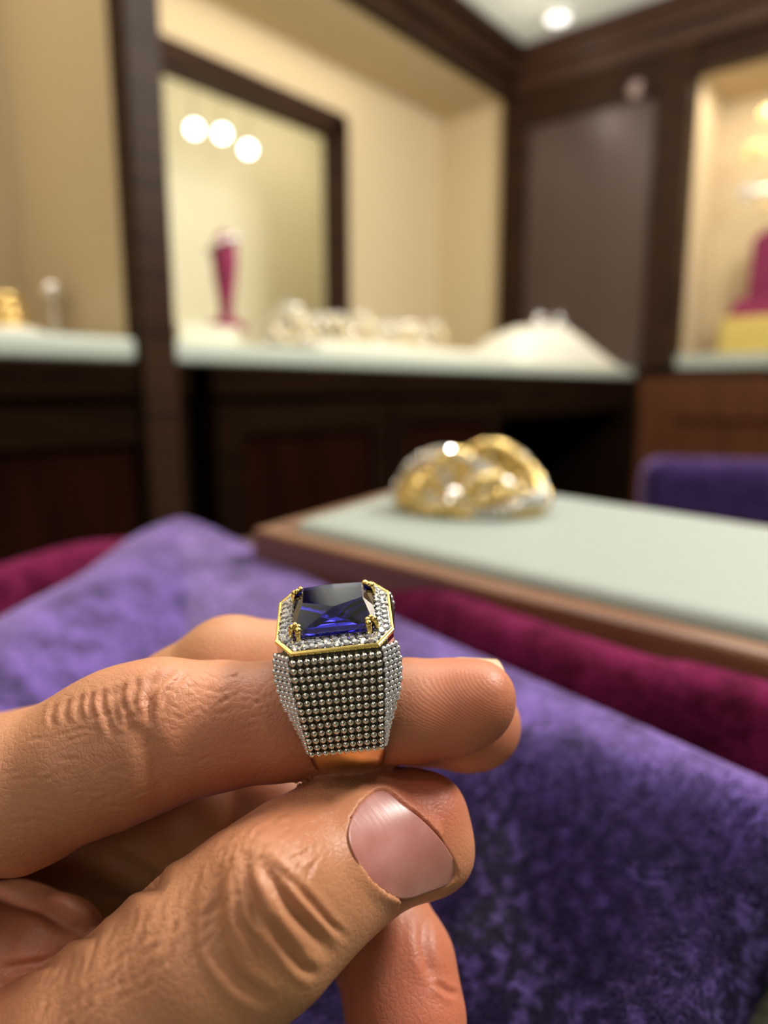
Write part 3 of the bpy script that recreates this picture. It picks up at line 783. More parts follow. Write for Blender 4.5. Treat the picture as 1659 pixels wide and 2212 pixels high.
CH = {
    'index': ([(-330, 1800, 108, 12.8), (-110, 1748, 103, 11.2), (60, 1702, 101, 10.7), (200, 1640, 100, 10.2), (290, 1607, 100, 10.0), (380, 1580, 100.5, 9.3), (470, 1566, 101, 8.8),
               (600, 1556, 102.5, 8.3), (740, 1545, 104, 7.7), (880, 1534, 105, 7.35), (980, 1527, 105.5, 6.9), (1022, 1522, 106, 6.0)], 2.0),
    'middle': ([(-200, 1720, 132, 12), (200, 1622, 125, 10), (400, 1515, 122.5, 9.5), (500, 1454, 121.5, 9.7), (600, 1462, 121, 9.2), (760, 1505, 120, 8.6), (900, 1545, 119, 8.0), (1010, 1563, 118, 7.6), (1035, 1566, 118, 7.0)], 2.0),
    'ring': ([(-200, 1790, 148, 12), (250, 1705, 141, 10.5), (500, 1680, 137, 10.0), (640, 1780, 131, 9.4), (740, 1910, 122, 8.9), (805, 1990, 117, 9.1), (858, 2090, 112, 9.1), (876, 2200, 108, 9.0), (872, 2250, 107, 8.2)], 2.0),
    'pinky': ([(-200, 1880, 150, 11), (120, 1830, 140, 10.5), (330, 1800, 133, 10), (425, 1765, 128, 8.6)], 2.5),
    'thumb': ([(-420, 2560, 99, 17), (-180, 2490, 94, 15), (60, 2372, 90, 13.0), (210, 2262, 88.5, 11.8), (350, 2152, 88, 11.4), (460, 2060, 88, 11.3), (560, 1982, 89, 11.2), (650, 1905, 93, 10.7),
               (730, 1850, 98, 10.3), (805, 1812, 102.5, 9.8), (862, 1806, 104.5, 9.1), (905, 1812, 105, 7.8)], 2.0),
    'palm': ([(-900, 2200, 122, 22), (-560, 2080, 130, 23), (-330, 1960, 138, 21), (-160, 1900, 141, 15), (100, 1895, 144, 11)], 5.0),
    'heel': ([(-320, 2220, 122, 19), (-60, 2110, 131, 14), (120, 2010, 137, 12), (300, 1930, 140, 10)], 4.0),
    'web': ([(-360, 2240, 118, 20), (-160, 2150, 112, 15), (-10, 2085, 110, 11), (110, 2060, 107, 8)], 4.0),
    'wrist': ([(-420, 2400, 108, 17), (-900, 2220, 118, 22), (-1500, 2270, 112, 24), (-2000, 2310, 108, 24)], 6.0),
    'knuckles': ([(-330, 1810, 112, 14), (-300, 1800, 132, 14), (-330, 1900, 146, 14)], 5.0),
}
ORDER = [('palm', 0), ('wrist', 6), ('knuckles', 7), ('heel', 6), ('pinky', 1.6), ('ring', 1.6), ('middle', 1.0), ('index', 1.0), ('web', 5.0), ('thumb', 1.2)]
EX = {'index': 7, 'middle': 7, 'thumb': 8}
H = 0.68
LO = np.array([-212.0, -122.0, 70.0]); HI = np.array([25.0, -10.0, 170.0])
NX, NY, NZ = [int(n) for n in np.ceil((HI - LO) / H)]


def smin(a, b, k):
    if k <= 0: return np.minimum(a, b)
    h = np.clip(0.5 + 0.5 * (b - a) / k, 0, 1)
    return b + (a - b) * h - k * h * (1 - h)


def cone_sd(p, a, b, ra, rb):
    ab = b - a; L2 = ab @ ab
    d = p - a
    t = np.clip((d @ ab) / L2, 0, 1)
    dd = d - t[..., None] * ab
    return np.sqrt((dd * dd).sum(-1)) - (ra + (rb - ra) * (t * t * (3 - 2 * t) * 0.35 + t * 0.65))


def chain_field(name, F_, k_in):
    segs, k = CH[name]
    loc = np.full((NX, NY, NZ), 40.0, np.float32)
    pts = [(mm(*s[:3]), s[3]) for s in segs]
    for (a, ra), (b, rb) in zip(pts[:-1], pts[1:]):
        m_ = max(ra, rb) + 9
        i0 = np.clip(np.floor((np.minimum(a, b) - m_ - LO) / H).astype(int), 0, [NX, NY, NZ]); i1 = np.clip(np.ceil((np.maximum(a, b) + m_ - LO) / H).astype(int) + 1, 0, [NX, NY, NZ])
        if (i1 <= i0).any(): continue
        g = np.stack(np.meshgrid(*[LO[q] + H * np.arange(i0[q], i1[q]) for q in range(3)], indexing='ij'), -1).astype(np.float32)
        sd = cone_sd(g, a.astype(np.float32), b.astype(np.float32), ra, rb)
        sl = tuple(slice(i0[q], i1[q]) for q in range(3))
        loc[sl] = smin(loc[sl], sd, k)
    return loc if F_ is None else smin(F_, loc, k_in)


FLD = None
for nm_, k_ in ORDER: FLD = chain_field(nm_, FLD, k_)
# shape touches: (px, py, depth, radii mm, blend) extra ellipsoids; knuckle bulge, finger pads
for (px, py, d_, r_, k_) in [(1040, 1500, 103.5, 4.6, 3.0), (330, 1530, 98, 6.5, 4.0), (240, 1560, 99, 6.5, 4.0), (590, 1900, 84, 5.5, 5.0), (930, 1745, 104.5, 4.5, 4.0), (955, 1850, 102.5, 4.0, 3.5)]:
    c_ = mm(px, py, d_); m_ = r_ + 8
    i0 = np.clip(np.floor((c_ - m_ - LO) / H).astype(int), 0, None); i1 = np.minimum(np.ceil((c_ + m_ - LO) / H).astype(int) + 1, [NX, NY, NZ])
    g = np.stack(np.meshgrid(*[LO[q] + H * np.arange(i0[q], i1[q]) for q in range(3)], indexing='ij'), -1)
    sl = tuple(slice(i0[q], i1[q]) for q in range(3))
    FLD[sl] = smin(FLD[sl], (np.linalg.norm(g - c_, axis=-1) - r_).astype(np.float32), k_)
FLD[0] = FLD[-1] = 1; FLD[:, 0] = FLD[:, -1] = 1; FLD[:, :, 0] = FLD[:, :, -1] = 1


def sample(p):
    q = (np.asarray(p) - LO) / H
    i = np.clip(np.floor(q).astype(int), 0, np.array([NX, NY, NZ]) - 2); f = q - i
    r = 0
    for a in (0, 1):
        for b in (0, 1):
            for c in (0, 1):
                w = (f[:, 0] if a else 1 - f[:, 0]) * (f[:, 1] if b else 1 - f[:, 1]) * (f[:, 2] if c else 1 - f[:, 2])
                r = r + w * FLD[i[:, 0] + a, i[:, 1] + b, i[:, 2] + c]
    return r


def surf_depth(px, py, d0=75.0, d1=178.0):
    """depth (mm) at which the view ray through (px,py) meets the hand"""
    px = np.asarray(px, float); py = np.asarray(py, float); d = np.full(px.shape, d0); done = np.zeros(px.shape, bool)
    for _ in range(220):
        v = sample(np.stack([(px - 829.5) / FPX * d, -(py - 1106) / FPX * d, d], -1))
        done |= (v < 0.02); d = np.where(done, d, d + np.clip(v * 0.8, 0.02, 3.0))
        if (done | (d > d1)).all(): break
    return np.where(done, d, np.nan)


def surface_net():
    ins = FLD < 0
    cs = [ins[a:NX - 1 + a, b:NY - 1 + b, c:NZ - 1 + c] for a in (0, 1) for b in (0, 1) for c in (0, 1)]
    tot = sum(c.astype(np.int8) for c in cs)
    act = np.argwhere((tot > 0) & (tot < 8))
    idx = -np.ones((NX - 1, NY - 1, NZ - 1), np.int32); idx[tuple(act.T)] = np.arange(len(act))
    offs = np.array([(a, b, c) for a in (0, 1) for b in (0, 1) for c in (0, 1)])
    val = [FLD[tuple((act + o).T)] for o in offs]
    pos = np.zeros((len(act), 3)); cnt = np.zeros(len(act))
    for i in range(8):
        for j in range(i + 1, 8):
            if np.abs(offs[i] - offs[j]).sum() != 1: continue
            cr_ = (val[i] < 0) != (val[j] < 0); dn_ = np.where(cr_, val[i] - val[j], 1); t = np.where(cr_, val[i] / dn_, 0)
            q = offs[i] + t[:, None] * (offs[j] - offs[i])
            pos += q * cr_[:, None]; cnt += cr_
    V = LO + H * (act + pos / cnt[:, None])
    Q = []
    for ax in range(3):
        u, w = [(1, 2), (2, 0), (0, 1)][ax]
        a = ins; sl0 = [slice(None)] * 3; sl1 = [slice(None)] * 3; sl0[ax] = slice(0, -1); sl1[ax] = slice(1, None)
        A, B = ins[tuple(sl0)], ins[tuple(sl1)]
        e = np.argwhere(A != B)
        e = e[(e[:, u] > 0) & (e[:, w] > 0) & (e[:, u] < FLD.shape[u] - 1) & (e[:, w] < FLD.shape[w] - 1)]
        du = np.zeros(3, int); du[u] = 1; dw = np.zeros(3, int); dw[w] = 1
        q = np.stack([idx[tuple((e - du - dw).T)], idx[tuple((e - dw).T)], idx[tuple(e.T)], idx[tuple((e - du).T)]], -1)
        fl = A[tuple(e.T)]
        q[~fl] = q[~fl][:, ::-1]
        Q.append(q)
    return V, np.concatenate(Q)


HV, HQ = surface_net()
# relax the net
ed = np.concatenate([HQ[:, [i, (i + 1) % 4]] for i in range(4)])
for it in range(4):
    acc = np.zeros_like(HV); c_ = np.zeros(len(HV))
    np.add.at(acc, ed[:, 0], HV[ed[:, 1]]); np.add.at(c_, ed[:, 0], 1)
    HV = HV + (0.5 if it % 2 == 0 else -0.42 if it > 1 else 0.4) * (acc / c_[:, None] - HV)


def subdivide(V, Q):
    """one linear split of a quad mesh"""
    n = len(V)
    e = np.sort(np.concatenate([Q[:, [i, (i + 1) % 4]] for i in range(4)]), axis=1)
    key = e[:, 0].astype(np.int64) * n + e[:, 1]; uq, invx = np.unique(key, return_inverse=True)
    em = 0.5 * (V[uq // n] + V[uq % n]); fc = V[Q].mean(1)
    m = len(Q); E = n + invx.reshape(4, m); C_ = n + len(uq) + np.arange(m)
    nv = np.concatenate([V, em, fc])
    nq = np.concatenate([np.stack([Q[:, i], E[i], C_, E[(i + 3) % 4]], -1) for i in range(4)])
    return nv, nq


# keep the fine mesh only where the camera can come near; the wrist stays coarse enough anyway
HV, HQ = subdivide(HV, HQ)
ed = np.concatenate([HQ[:, [i, (i + 1) % 4]] for i in range(4)])
for it in range(2):
    acc = np.zeros_like(HV); c_ = np.zeros(len(HV))
    np.add.at(acc, ed[:, 0], HV[ed[:, 1]]); np.add.at(c_, ed[:, 0], 1)
    HV = HV + 0.5 * (acc / c_[:, None] - HV)


def vnormals(V, Q):
    fn = np.cross(V[Q[:, 2]] - V[Q[:, 0]], V[Q[:, 3]] - V[Q[:, 1]])
    n = np.zeros_like(V)
    for i in range(4): np.add.at(n, Q[:, i], fn)
    return n / (np.linalg.norm(n, axis=1)[:, None] + 1e-12)


HN = vnormals(HV, HQ)
if (HN * (HV - HV.mean(0))).sum() < 0:
    HQ = HQ[:, ::-1]; HN = -HN

# ---- creases: lines on the skin, (points px,py ; depth range ; width mm ; depth mm)
def curve2(pts, n=40):
    pts = np.array(pts, float); m = len(pts); out = []
    for i in range(m - 1):
        p0 = pts[max(i - 1, 0)]; p1 = pts[i]; p2 = pts[i + 1]; p3 = pts[min(i + 2, m - 1)]
        for t in np.linspace(0, 1, n // (m - 1) + 2, endpoint=False):
            out.append(0.5 * ((2 * p1) + (-p0 + p2) * t + (2 * p0 - 5 * p1 + 4 * p2 - p3) * t * t + (-p0 + 3 * p1 - 3 * p2 + p3) * t ** 3))
    out.append(pts[-1]); return np.array(out)


CREASES = [
    # thumb joint folds
    ([(478, 1862), (466, 1960), (478, 2050), (520, 2120), (590, 2170)], 0.75, 0.55),
    ([(500, 1850), (512, 1935), (520, 1985), (556, 2048), (570, 2080)], 0.5, 0.35),
    ([(534, 1838), (532, 1905), (548, 1965), (565, 2008)], 0.7, 0.55),
    ([(548, 1845), (590, 1900), (630, 1965), (672, 2010), (720, 2070)], 0.75, 0.6),
    ([(575, 1975), (610, 2030), (650, 2085), (690, 2108)], 0.6, 0.45),
    ([(578, 1855), (630, 1905), (672, 1945), (730, 2015)], 0.45, 0.3),
    ([(640, 1915), (690, 1975), (755, 2030)], 0.4, 0.25),
    ([(455, 1950), (448, 2000), (460, 2060), (490, 2110)], 0.5, 0.25),
    # index knuckle folds
    ([(345, 1452), (322, 1480), (316, 1502), (318, 1535)], 0.6, 0.5),
    ([(380, 1448), (350, 1470), (330, 1500), (322, 1540), (325, 1570)], 0.5, 0.45),
    ([(300, 1465), (292, 1500), (285, 1535)], 0.5, 0.4),
    ([(255, 1480), (245, 1510), (252, 1545), (262, 1575)], 0.55, 0.45),
    ([(232, 1488), (222, 1515), (236, 1560), (243, 1590)], 0.5, 0.45),
    ([(270, 1475), (262, 1505), (275, 1545), (285, 1585)], 0.45, 0.4),
    ([(205, 1495), (195, 1520), (205, 1555)], 0.4, 0.3),
    ([(180, 1500), (170, 1525), (178, 1560)], 0.4, 0.25),
    ([(150, 1510), (140, 1535), (145, 1565)], 0.35, 0.22),
    ([(120, 1520), (110, 1545), (116, 1570)], 0.35, 0.2),
    ([(410, 1445), (385, 1470), (362, 1495), (350, 1530)], 0.4, 0.3),
    # bend of the index on the palm side
    ([(300, 1560), (322, 1620), (340, 1680), (362, 1730)], 1.4, 0.45),
    # palm lines
    ([(225, 1850), (290, 1880), (355, 1925)], 1.6, 1.0),
    ([(-20, 1925), (70, 1945), (150, 1990), (220, 2020)], 1.3, 1.0),
    ([(0, 2095), (60, 2085), (130, 2075)], 0.7, 0.5),
    # lower finger
    ([(918, 1975), (915, 2030), (925, 2080), (940, 2120)], 0.9, 0.35),
    ([(940, 2120), (965, 2140), (990, 2150)], 0.5, 0.35),
]
FINE = []
rg = np.random.default_rng(3)
for k in range(60):   # short skin lines
    x = rg.uniform(480, 700); y = rg.uniform(1745, 1885)
    a = math.radians(rg.uniform(115, 160)); L_ = rg.uniform(15, 45)
    FINE.append(([(x, y), (x + L_ * math.cos(a), y + L_ * math.sin(a))], 0.25, 0.10))
for k in range(90):
    x = rg.uniform(60, 480); y = 2210 - 0.66 * (x - 60) + rg.uniform(-60, 110)
    a = math.radians(rg.uniform(-75, -40)); L_ = rg.uniform(30, 80)
    FINE.append(([(x, y), (x + 0.5 * L_ * math.cos(a) + 3, y + 0.5 * L_ * math.sin(a)), (x + L_ * math.cos(a), y + L_ * math.sin(a))], 0.3, 0.10))
for k in range(45):
    x = rg.uniform(0, 560); y = 1640 - 0.25 * x + rg.uniform(-60, 160)
    a = math.radians(rg.uniform(-25, 10)); L_ = rg.uniform(25, 80)
    FINE.append(([(x, y), (x + L_ * math.cos(a), y + L_ * math.sin(a))], 0.25, 0.06))
for k in range(50):
    x = rg.uniform(350, 590); y = rg.uniform(1450, 1560)
    a = math.radians(rg.choice([-60, 40, -20]) + rg.uniform(-15, 15)); L_ = rg.uniform(15, 45)
    FINE.append(([(x, y), (x + L_ * math.cos(a), y + L_ * math.sin(a))], 0.25, 0.07))

hp = np.stack([HV[:, 0] / HV[:, 2] * FPX + 829.5, -HV[:, 1] / HV[:, 2] * FPX + 1106], -1)
view = HV / np.linalg.norm(HV, axis=1)[:, None]
inpic = (hp[:, 0] > -80) & (hp[:, 0] < 1200) & (hp[:, 1] > 1290) & (hp[:, 1] < 2300) & ((HN * view).sum(1) < 0.05)
cand = np.where(inpic)[0]
sd_ = surf_depth(hp[cand, 0], hp[cand, 1])
cand = cand[np.abs(np.nan_to_num(sd_, nan=999) - HV[cand, 2]) < 2.5]
disp = np.zeros(len(HV))
cp = hp[cand]; px_mm = FPX / HV[cand, 2]


def seg_dist(p, poly):
    best = np.full(len(p), 1e9); tt = np.zeros(len(p)); n = len(poly) - 1
    for i in range(n):
        a, b = poly[i], poly[i + 1]; ab = b - a
        t = np.clip(((p - a) @ ab) / (ab @ ab + 1e-9), 0, 1)
        d = np.linalg.norm(p - a - t[:, None] * ab, axis=1)
        u = d < best; best[u] = d[u]; tt[u] = (i + t[u]) / n
    return best, tt


for pts, w_, dp in CREASES + FINE:
    poly = curve2(pts, 24); m_ = w_ * 4 * 20
    near = np.where((cp[:, 0] > poly[:, 0].min() - m_) & (cp[:, 0] < poly[:, 0].max() + m_) & (cp[:, 1] > poly[:, 1].min() - m_) & (cp[:, 1] < poly[:, 1].max() + m_))[0]
    if not len(near): continue
    d, t = seg_dist(cp[near], poly); d = d / px_mm[near]
    fade = np.clip(np.minimum(t, 1 - t) * 4, 0.0, 1)
    prof = -dp * np.exp(-(d / w_) ** 2) + 0.45 * dp * np.exp(-((d - 2.0 * w_) / (1.1 * w_)) ** 2)
    disp[cand[near]] += prof * fade

# ---- nails: outline (px), laid on the skin
def inside_poly(p, poly):
    x, y = p[:, 0], p[:, 1]; r = np.zeros(len(p), bool); n = len(poly)
    for i in range(n):
        a, b = poly[i], poly[(i + 1) % n]
        c = ((a[1] > y) != (b[1] > y)) & (x < (b[0] - a[0]) * (y - a[1]) / (b[1] - a[1] + 1e-9) + a[0])
        r ^= c
    return r


TN = smooth_closed([(752, 1800), (772, 1745), (822, 1708), (868, 1736), (925, 1784), (965, 1832), (990, 1882), (978, 1906), (925, 1928), (868, 1942), (812, 1912), (772, 1862)], 120)
dT, _ = seg_dist(cp, np.concatenate([TN, TN[:1]])); inT = inside_poly(cp, TN); dT = dT / px_mm
free = (cp[:, 0] > 955) | ((cp[:, 1] > 1893) & (cp[:, 0] > 860))
sgn = np.where(inT, -dT, dT)
ths = HV[cand, 2] < 111
fold = np.where(sgn > 0, 0.55 * np.exp(-(sgn / 1.3) ** 2), np.where(inT, -0.25 - 0.7 * np.clip(-sgn / 1.2, 0, 1), 0)) * np.where(free & (sgn > 0), 0.0, 1.0) * ths
disp[cand] += fold
HV = HV + HN * disp[:, None]

# redness of the skin by place (tips, joints, nail folds): the skin's own colour
spots = [(1010, 1520, 104, 13, .75), (930, 1700, 100, 9, 1.0), (560, 1590, 95, 14, .45), (900, 2170, 104, 16, .9), (780, 2160, 104, 12, .8), (610, 1990, 80, 14, .15), (90, 2010, 105, 18, .55), (520, 1760, 126, 14, .8), (1080, 1600, 113, 9, .5), (640, 1740, 90, 12, .35), (330, 1500, 92, 10, .2)]
red = np.zeros(len(HV))
for px, py, d_, r_, s_ in spots:
    red = np.maximum(red, s_ * np.exp(-(np.linalg.norm(HV - mm(px, py, d_), axis=1) / r_) ** 2))
yel = np.zeros(len(HV))
for px, py, d_, r_, s_ in [(330, 1820, 130, 16, .8), (620, 2080, 84, 13, .5), (300, 1440, 118, 12, .3)]:
    yel = np.maximum(yel, s_ * np.exp(-(np.linalg.norm(HV - mm(px, py, d_), axis=1) / r_) ** 2))
fp = np.exp(-(np.linalg.norm(HV - mm(985, 1530, 98), axis=1) / 7.5) ** 4) + 0 * red

HORIG = to_world(mm(300, 1900, 110)[None])[0]
me = bpy.data.meshes.new('hand')
WV = to_world(HV) - HORIG
me.from_pydata(WV.tolist(), [], HQ.tolist()); me.update()
me.polygons.foreach_set('use_smooth', [True] * len(me.polygons))
for nm_, arr in (('redness', red), ('sallow', yel), ('ridges', fp)):
    at = me.attributes.new(nm_, 'FLOAT', 'POINT'); at.data.foreach_set('value', arr.astype(np.float32))
hand = bpy.data.objects.new('hand', me); COL.objects.link(hand); hand.location = HORIG
tag(hand, 'left hand holding the sapphire ring on its index fingertip above the purple pad', 'hand')

m = bpy.data.materials.new('skin'); m.use_nodes = True; nt = m.node_tree; b = nt.nodes['Principled BSDF']; N = nt.nodes.new; L = nt.links.new
tc = N('ShaderNodeTexCoord')
def attr(n):
    a = N('ShaderNodeAttribute'); a.attribute_name = n; return a.outputs['Fac']
def mixc(fac, c1, c2):
    x = N('ShaderNodeMix'); x.data_type = 'RGBA'
    for s_, v in ((0, fac), (6, c1), (7, c2)):
        if hasattr(v, 'is_linked'): L(v, x.inputs[s_])
        else: x.inputs[s_].default_value = v
    return x.outputs[2]
def noise(scale, detail=3, rough=0.5):
    n = N('ShaderNodeTexNoise'); n.inputs['Scale'].default_value = scale; n.inputs['Detail'].default_value = detail; n.inputs['Roughness'].default_value = rough
    L(tc.outputs['Object'], n.inputs['Vector']); return n.outputs['Fac']
def math_(op, a, b_=None, c_=None):
    x = N('ShaderNodeMath'); x.operation = op
    for i, v in enumerate((a, b_, c_)):
        if v is None: continue
        if hasattr(v, 'is_linked'): L(v, x.inputs[i])
        else: x.inputs[i].default_value = v
    return x.outputs[0]
base = mixc(noise(70, 4), srgb(182, 124, 90), srgb(202, 146, 110))
base = mixc(attr('redness'), base, srgb(186, 98, 74))
base = mixc(attr('sallow'), base, srgb(176, 134, 88))
base = mixc(math_('MULTIPLY', noise(420, 3), 0.35), base, srgb(168, 104, 74))
L(base, b.inputs['Base Color'])
b.inputs['Roughness'].default_value = 0.46; b.inputs['Specular IOR Level'].default_value = 0.42
b.inputs['Subsurface Weight'].default_value = 0.22; b.inputs['Subsurface Radius'].default_value = (1.0, 0.42, 0.22); b.inputs['Subsurface Scale'].default_value = 0.0022
vor = N('ShaderNodeTexVoronoi'); vor.feature = 'DISTANCE_TO_EDGE'; vor.inputs['Scale'].default_value = 1150; L(tc.outputs['Object'], vor.inputs['Vector'])
vd = math_('MINIMUM', vor.outputs['Distance'], 0.18)
wv = N('ShaderNodeTexWave'); wv.inputs['Scale'].default_value = 980; wv.inputs['Distortion'].default_value = 2.0; wv.inputs['Detail'].default_value = 1.0; wv.inputs['Detail Scale'].default_value = 0.3
mp = N('ShaderNodeMapping'); mp.inputs['Rotation'].default_value = (0.3, 0.9, 0.25); L(tc.outputs['Object'], mp.inputs['Vector']); L(mp.outputs['Vector'], wv.inputs['Vector'])
hsum = math_('ADD', math_('MULTIPLY', vd, 1.6), math_('MULTIPLY', noise(900, 4, 0.6), 0.8))
hsum = math_('MULTIPLY', hsum, math_('SUBTRACT', 1.0, math_('MULTIPLY', attr('ridges'), 0.7)))
hsum = math_('ADD', hsum, math_('MULTIPLY', math_('MULTIPLY', wv.outputs['Fac'], attr('ridges')), 0.2))
bp = N('ShaderNodeBump'); bp.inputs['Strength'].default_value = 0.42; bp.inputs['Distance'].default_value = 0.00022
L(hsum, bp.inputs['Height']); L(bp.outputs['Normal'], b.inputs['Normal'])
M['skin'] = m; me.materials.append(m)
M['nail'] = mat('thumb_nail', srgb(166, 108, 98), 0.3, noise=((200, 200, 200), 3, srgb(182, 128, 120), 0.35, 0.7), bump=((260, 1800, 260), 0.12, 0.0002), Specular_IOR_Level=0.5, Subsurface_Weight=0.15, Subsurface_Scale=0.0015)
M['nailtip'] = mat('nail_edge', srgb(216, 180, 150), 0.3)


def lay_nail(name, outline, mat_, rise, arch, nr=26, d1=120):
    """plate over the outline (px): depth from the skin (smoothed), raised by rise mm with a rim folded under"""
    ol = np.array(outline); c = ol.mean(0); m_ = len(ol)
    ts = np.concatenate([np.linspace(1, 0.06, nr), [0]])
    pts = []
    for t in ts[:-1]: pts.append(c + (ol - c) * t)
    P2 = np.concatenate(pts + [c[None]])
    dep = surf_depth(P2[:, 0], P2[:, 1])
    ok = ~np.isnan(dep) & (dep < d1)
    # quadratic fit keeps the plate a clean curved sheet
    u = (P2 - c) / 100.0
    A_ = np.stack([np.ones(len(u)), u[:, 0], u[:, 1], u[:, 0] ** 2, u[:, 0] * u[:, 1], u[:, 1] ** 2], -1)
    co, *_ = np.linalg.lstsq(A_[ok], dep[ok], rcond=None)
    dep = A_ @ co - rise
    V = np.stack([(P2[:, 0] - 829.5) / FPX * dep, -(P2[:, 1] - 1106) / FPX * dep, dep], -1)
    rim = V[:m_].copy(); rim *= ((rim[:, 2] + 1.1) / rim[:, 2])[:, None]
    V = np.concatenate([V, rim]); n0 = len(P2)
    Fc = []
    for r in range(nr - 1):
        for i in range(m_):
            j = (i + 1) % m_; Fc.append((r * m_ + i, r * m_ + j, (r + 1) * m_ + j, (r + 1) * m_ + i))
    for i in range(m_):
        j = (i + 1) % m_
        Fc.append(((nr - 1) * m_ + i, (nr - 1) * m_ + j, n0 - 1)); Fc.append((n0 + i, n0 + j, j, i))
    o = MB().add(to_world(V) - HORIG, Fc).build(name, mat_, hand, smooth=True)
    bm = bmesh.new(); bm.from_mesh(o.data); bmesh.ops.recalc_face_normals(bm, faces=bm.faces); bm.to_mesh(o.data); bm.free()
    return o


nl = lay_nail('nail', TN, M['nail'], 0.28, 0)
nl['label'] = 'pinkish thumbnail'
# index nail, seen edge-on along the top of the fingertip
V = []; Fc = []
na, nb_ = mm(955, 1437, 105), mm(1084, 1444, 106.5)
ax_ = (nb_ - na); ax_ /= np.linalg.norm(ax_)
upv = np.array([0.10, 0.93, -0.34]); upv -= ax_ * (upv @ ax_); upv /= np.linalg.norm(upv); side = np.cross(ax_, upv)
nu, nv = 16, 14
Ln = np.linalg.norm(nb_ - na)
for lay in (0.0, -0.5):
    for i in range(nu + 1):
        for j in range(nv + 1):
            u = i / nu; a = (j / nv - 0.5) * 2
            wd = 5.4 * (0.6 + 0.4 * min(1, u * 3.0))
            th = a * 1.05
            q = na + ax_ * Ln * u + side * wd * math.sin(th) * 1.05 + upv * (wd * (math.cos(th) - 1) * 0.9 + 0.48 + lay - 0.35 * (1 - min(1, u * 2.5)) + 0.0 * u)
            V.append(q)
nn = (nu + 1) * (nv + 1)
for i in range(nu):
    for j in range(nv):
        a = i * (nv + 1) + j; f = (a, a + 1, a + nv + 2, a + nv + 1)
        Fc.append(f); Fc.append(tuple(nn + q for q in f[::-1]))
for i in range(nu):
    for j in (0, nv):
        a = i * (nv + 1) + j; b2 = a + nv + 1; Fc.append((a, b2, nn + b2, nn + a))
for j in range(nv):
    for i in (0, nu):
        a = i * (nv + 1) + j; Fc.append((a, a + 1, nn + a + 1, nn + a))
ni = MB().add(to_world(np.array(V)) - HORIG, Fc).build('nail', M['nailtip'], hand, smooth=True)
bm = bmesh.new(); bm.from_mesh(ni.data); bmesh.ops.recalc_face_normals(bm, faces=bm.faces); bm.to_mesh(ni.data); bm.free()
ni['label'] = 'pale index fingernail seen edge-on'
# ================================================================ SAPPHIRE RING on the index fingertip
RS = 0.875e-3                                    # ring units are mm * 0.9
rc = mm(745, 1500, 102.5)
tilt = math.radians(42); roll = math.radians(6.0); yawr = math.radians(-3)
vr = rc / np.linalg.norm(rc)                    # view direction at the ring
c_right = np.array([1.0, 0, 0]) - vr * vr[0]; c_right /= np.linalg.norm(c_right); c_up = np.cross(c_right, vr) * -1
c_up = np.cross(vr, c_right); c_up = c_up if c_up[1] > 0 else -c_up
Rx = c_right * math.cos(roll) + c_up * math.sin(roll); Ux = -c_right * math.sin(roll) + c_up * math.cos(roll)
ex = Rx * math.cos(yawr) + vr * math.sin(yawr); vy = vr * math.cos(yawr) - Rx * math.sin(yawr)
ez = Ux * math.cos(tilt) - vy * math.sin(tilt); ey = Ux * math.sin(tilt) + vy * math.cos(tilt)
W3 = lambda v: RIGHT * v[0] + UP * v[1] + FWD * v[2]
RM = Matrix([list(W3(ex)), list(W3(ey)), list(W3(ez))]).transposed().to_4x4()
if RM.to_3x3().determinant() < 0: raise RuntimeError('ring frame')
ring = empty('sapphire_ring', to_world(rc[None])[0]); ring.rotation_euler = RM.to_euler(); ring.scale = (RS, RS, RS)
tag(ring, 'large gold and white metal ring with a dark blue sapphire worn on the index fingertip', 'ring')

RI = 10.0
ZH = 14.9                                       # underside of the frame
# side profile of the body in (y,z): front half, from the frame edge to the palm side
prof = [(-8.5, ZH + 0.9), (-9.8, 11.8), (-10.8, 8.4), (-11.5, 5.0), (-11.9, 2.4), (-12.0, 0.6), (-12.0, -0.5)]
pw_tot = [18.8, 19.6, 19.2, 18.0, 15.9, 13.8, 12.4]       # full width
pw_face = [13.6, 13.5, 13.2, 12.8, 12.3, 11.9, 11.6]       # flat beaded face
def pint(arr, t): return np.interp(t, np.linspace(0, 1, len(arr)), arr)
pf_y = [q[0] for q in prof]; pf_z = [q[1] for q in prof]
# arc-length parameter
yy, zz = np.interp(np.linspace(0, 6, 61), range(7), pf_y), np.interp(np.linspace(0, 6, 61), range(7), pf_z)
for _ in range(6):
    yy[1:-1] = (yy[:-2] + 2 * yy[1:-1] + yy[2:]) / 4; zz[1:-1] = (zz[:-2] + 2 * zz[1:-1] + zz[2:]) / 4
sl_ = np.concatenate([[0], np.cumsum(np.hypot(np.diff(yy), np.diff(zz)))]); sl_ /= sl_[-1]
LSH = np.hypot(np.diff(yy), np.diff(zz)).sum()
def path(t):
    y, z = np.interp(t, sl_, yy), np.interp(t, sl_, zz)
    t2, t1 = min(1, t + .02), max(0, t - .02)
    dy, dz = np.interp(t2, sl_, yy) - np.interp(t1, sl_, yy), np.interp(t2, sl_, zz) - np.interp(t1, sl_, zz)
    n = np.array([dz, -dy]); n /= np.linalg.norm(n)
    if n @ np.array([y, z]) < 0 and t > 0.3: n = -n
    if n[0] > 0: n = -n
    return y, z, n
DROP = 2.6
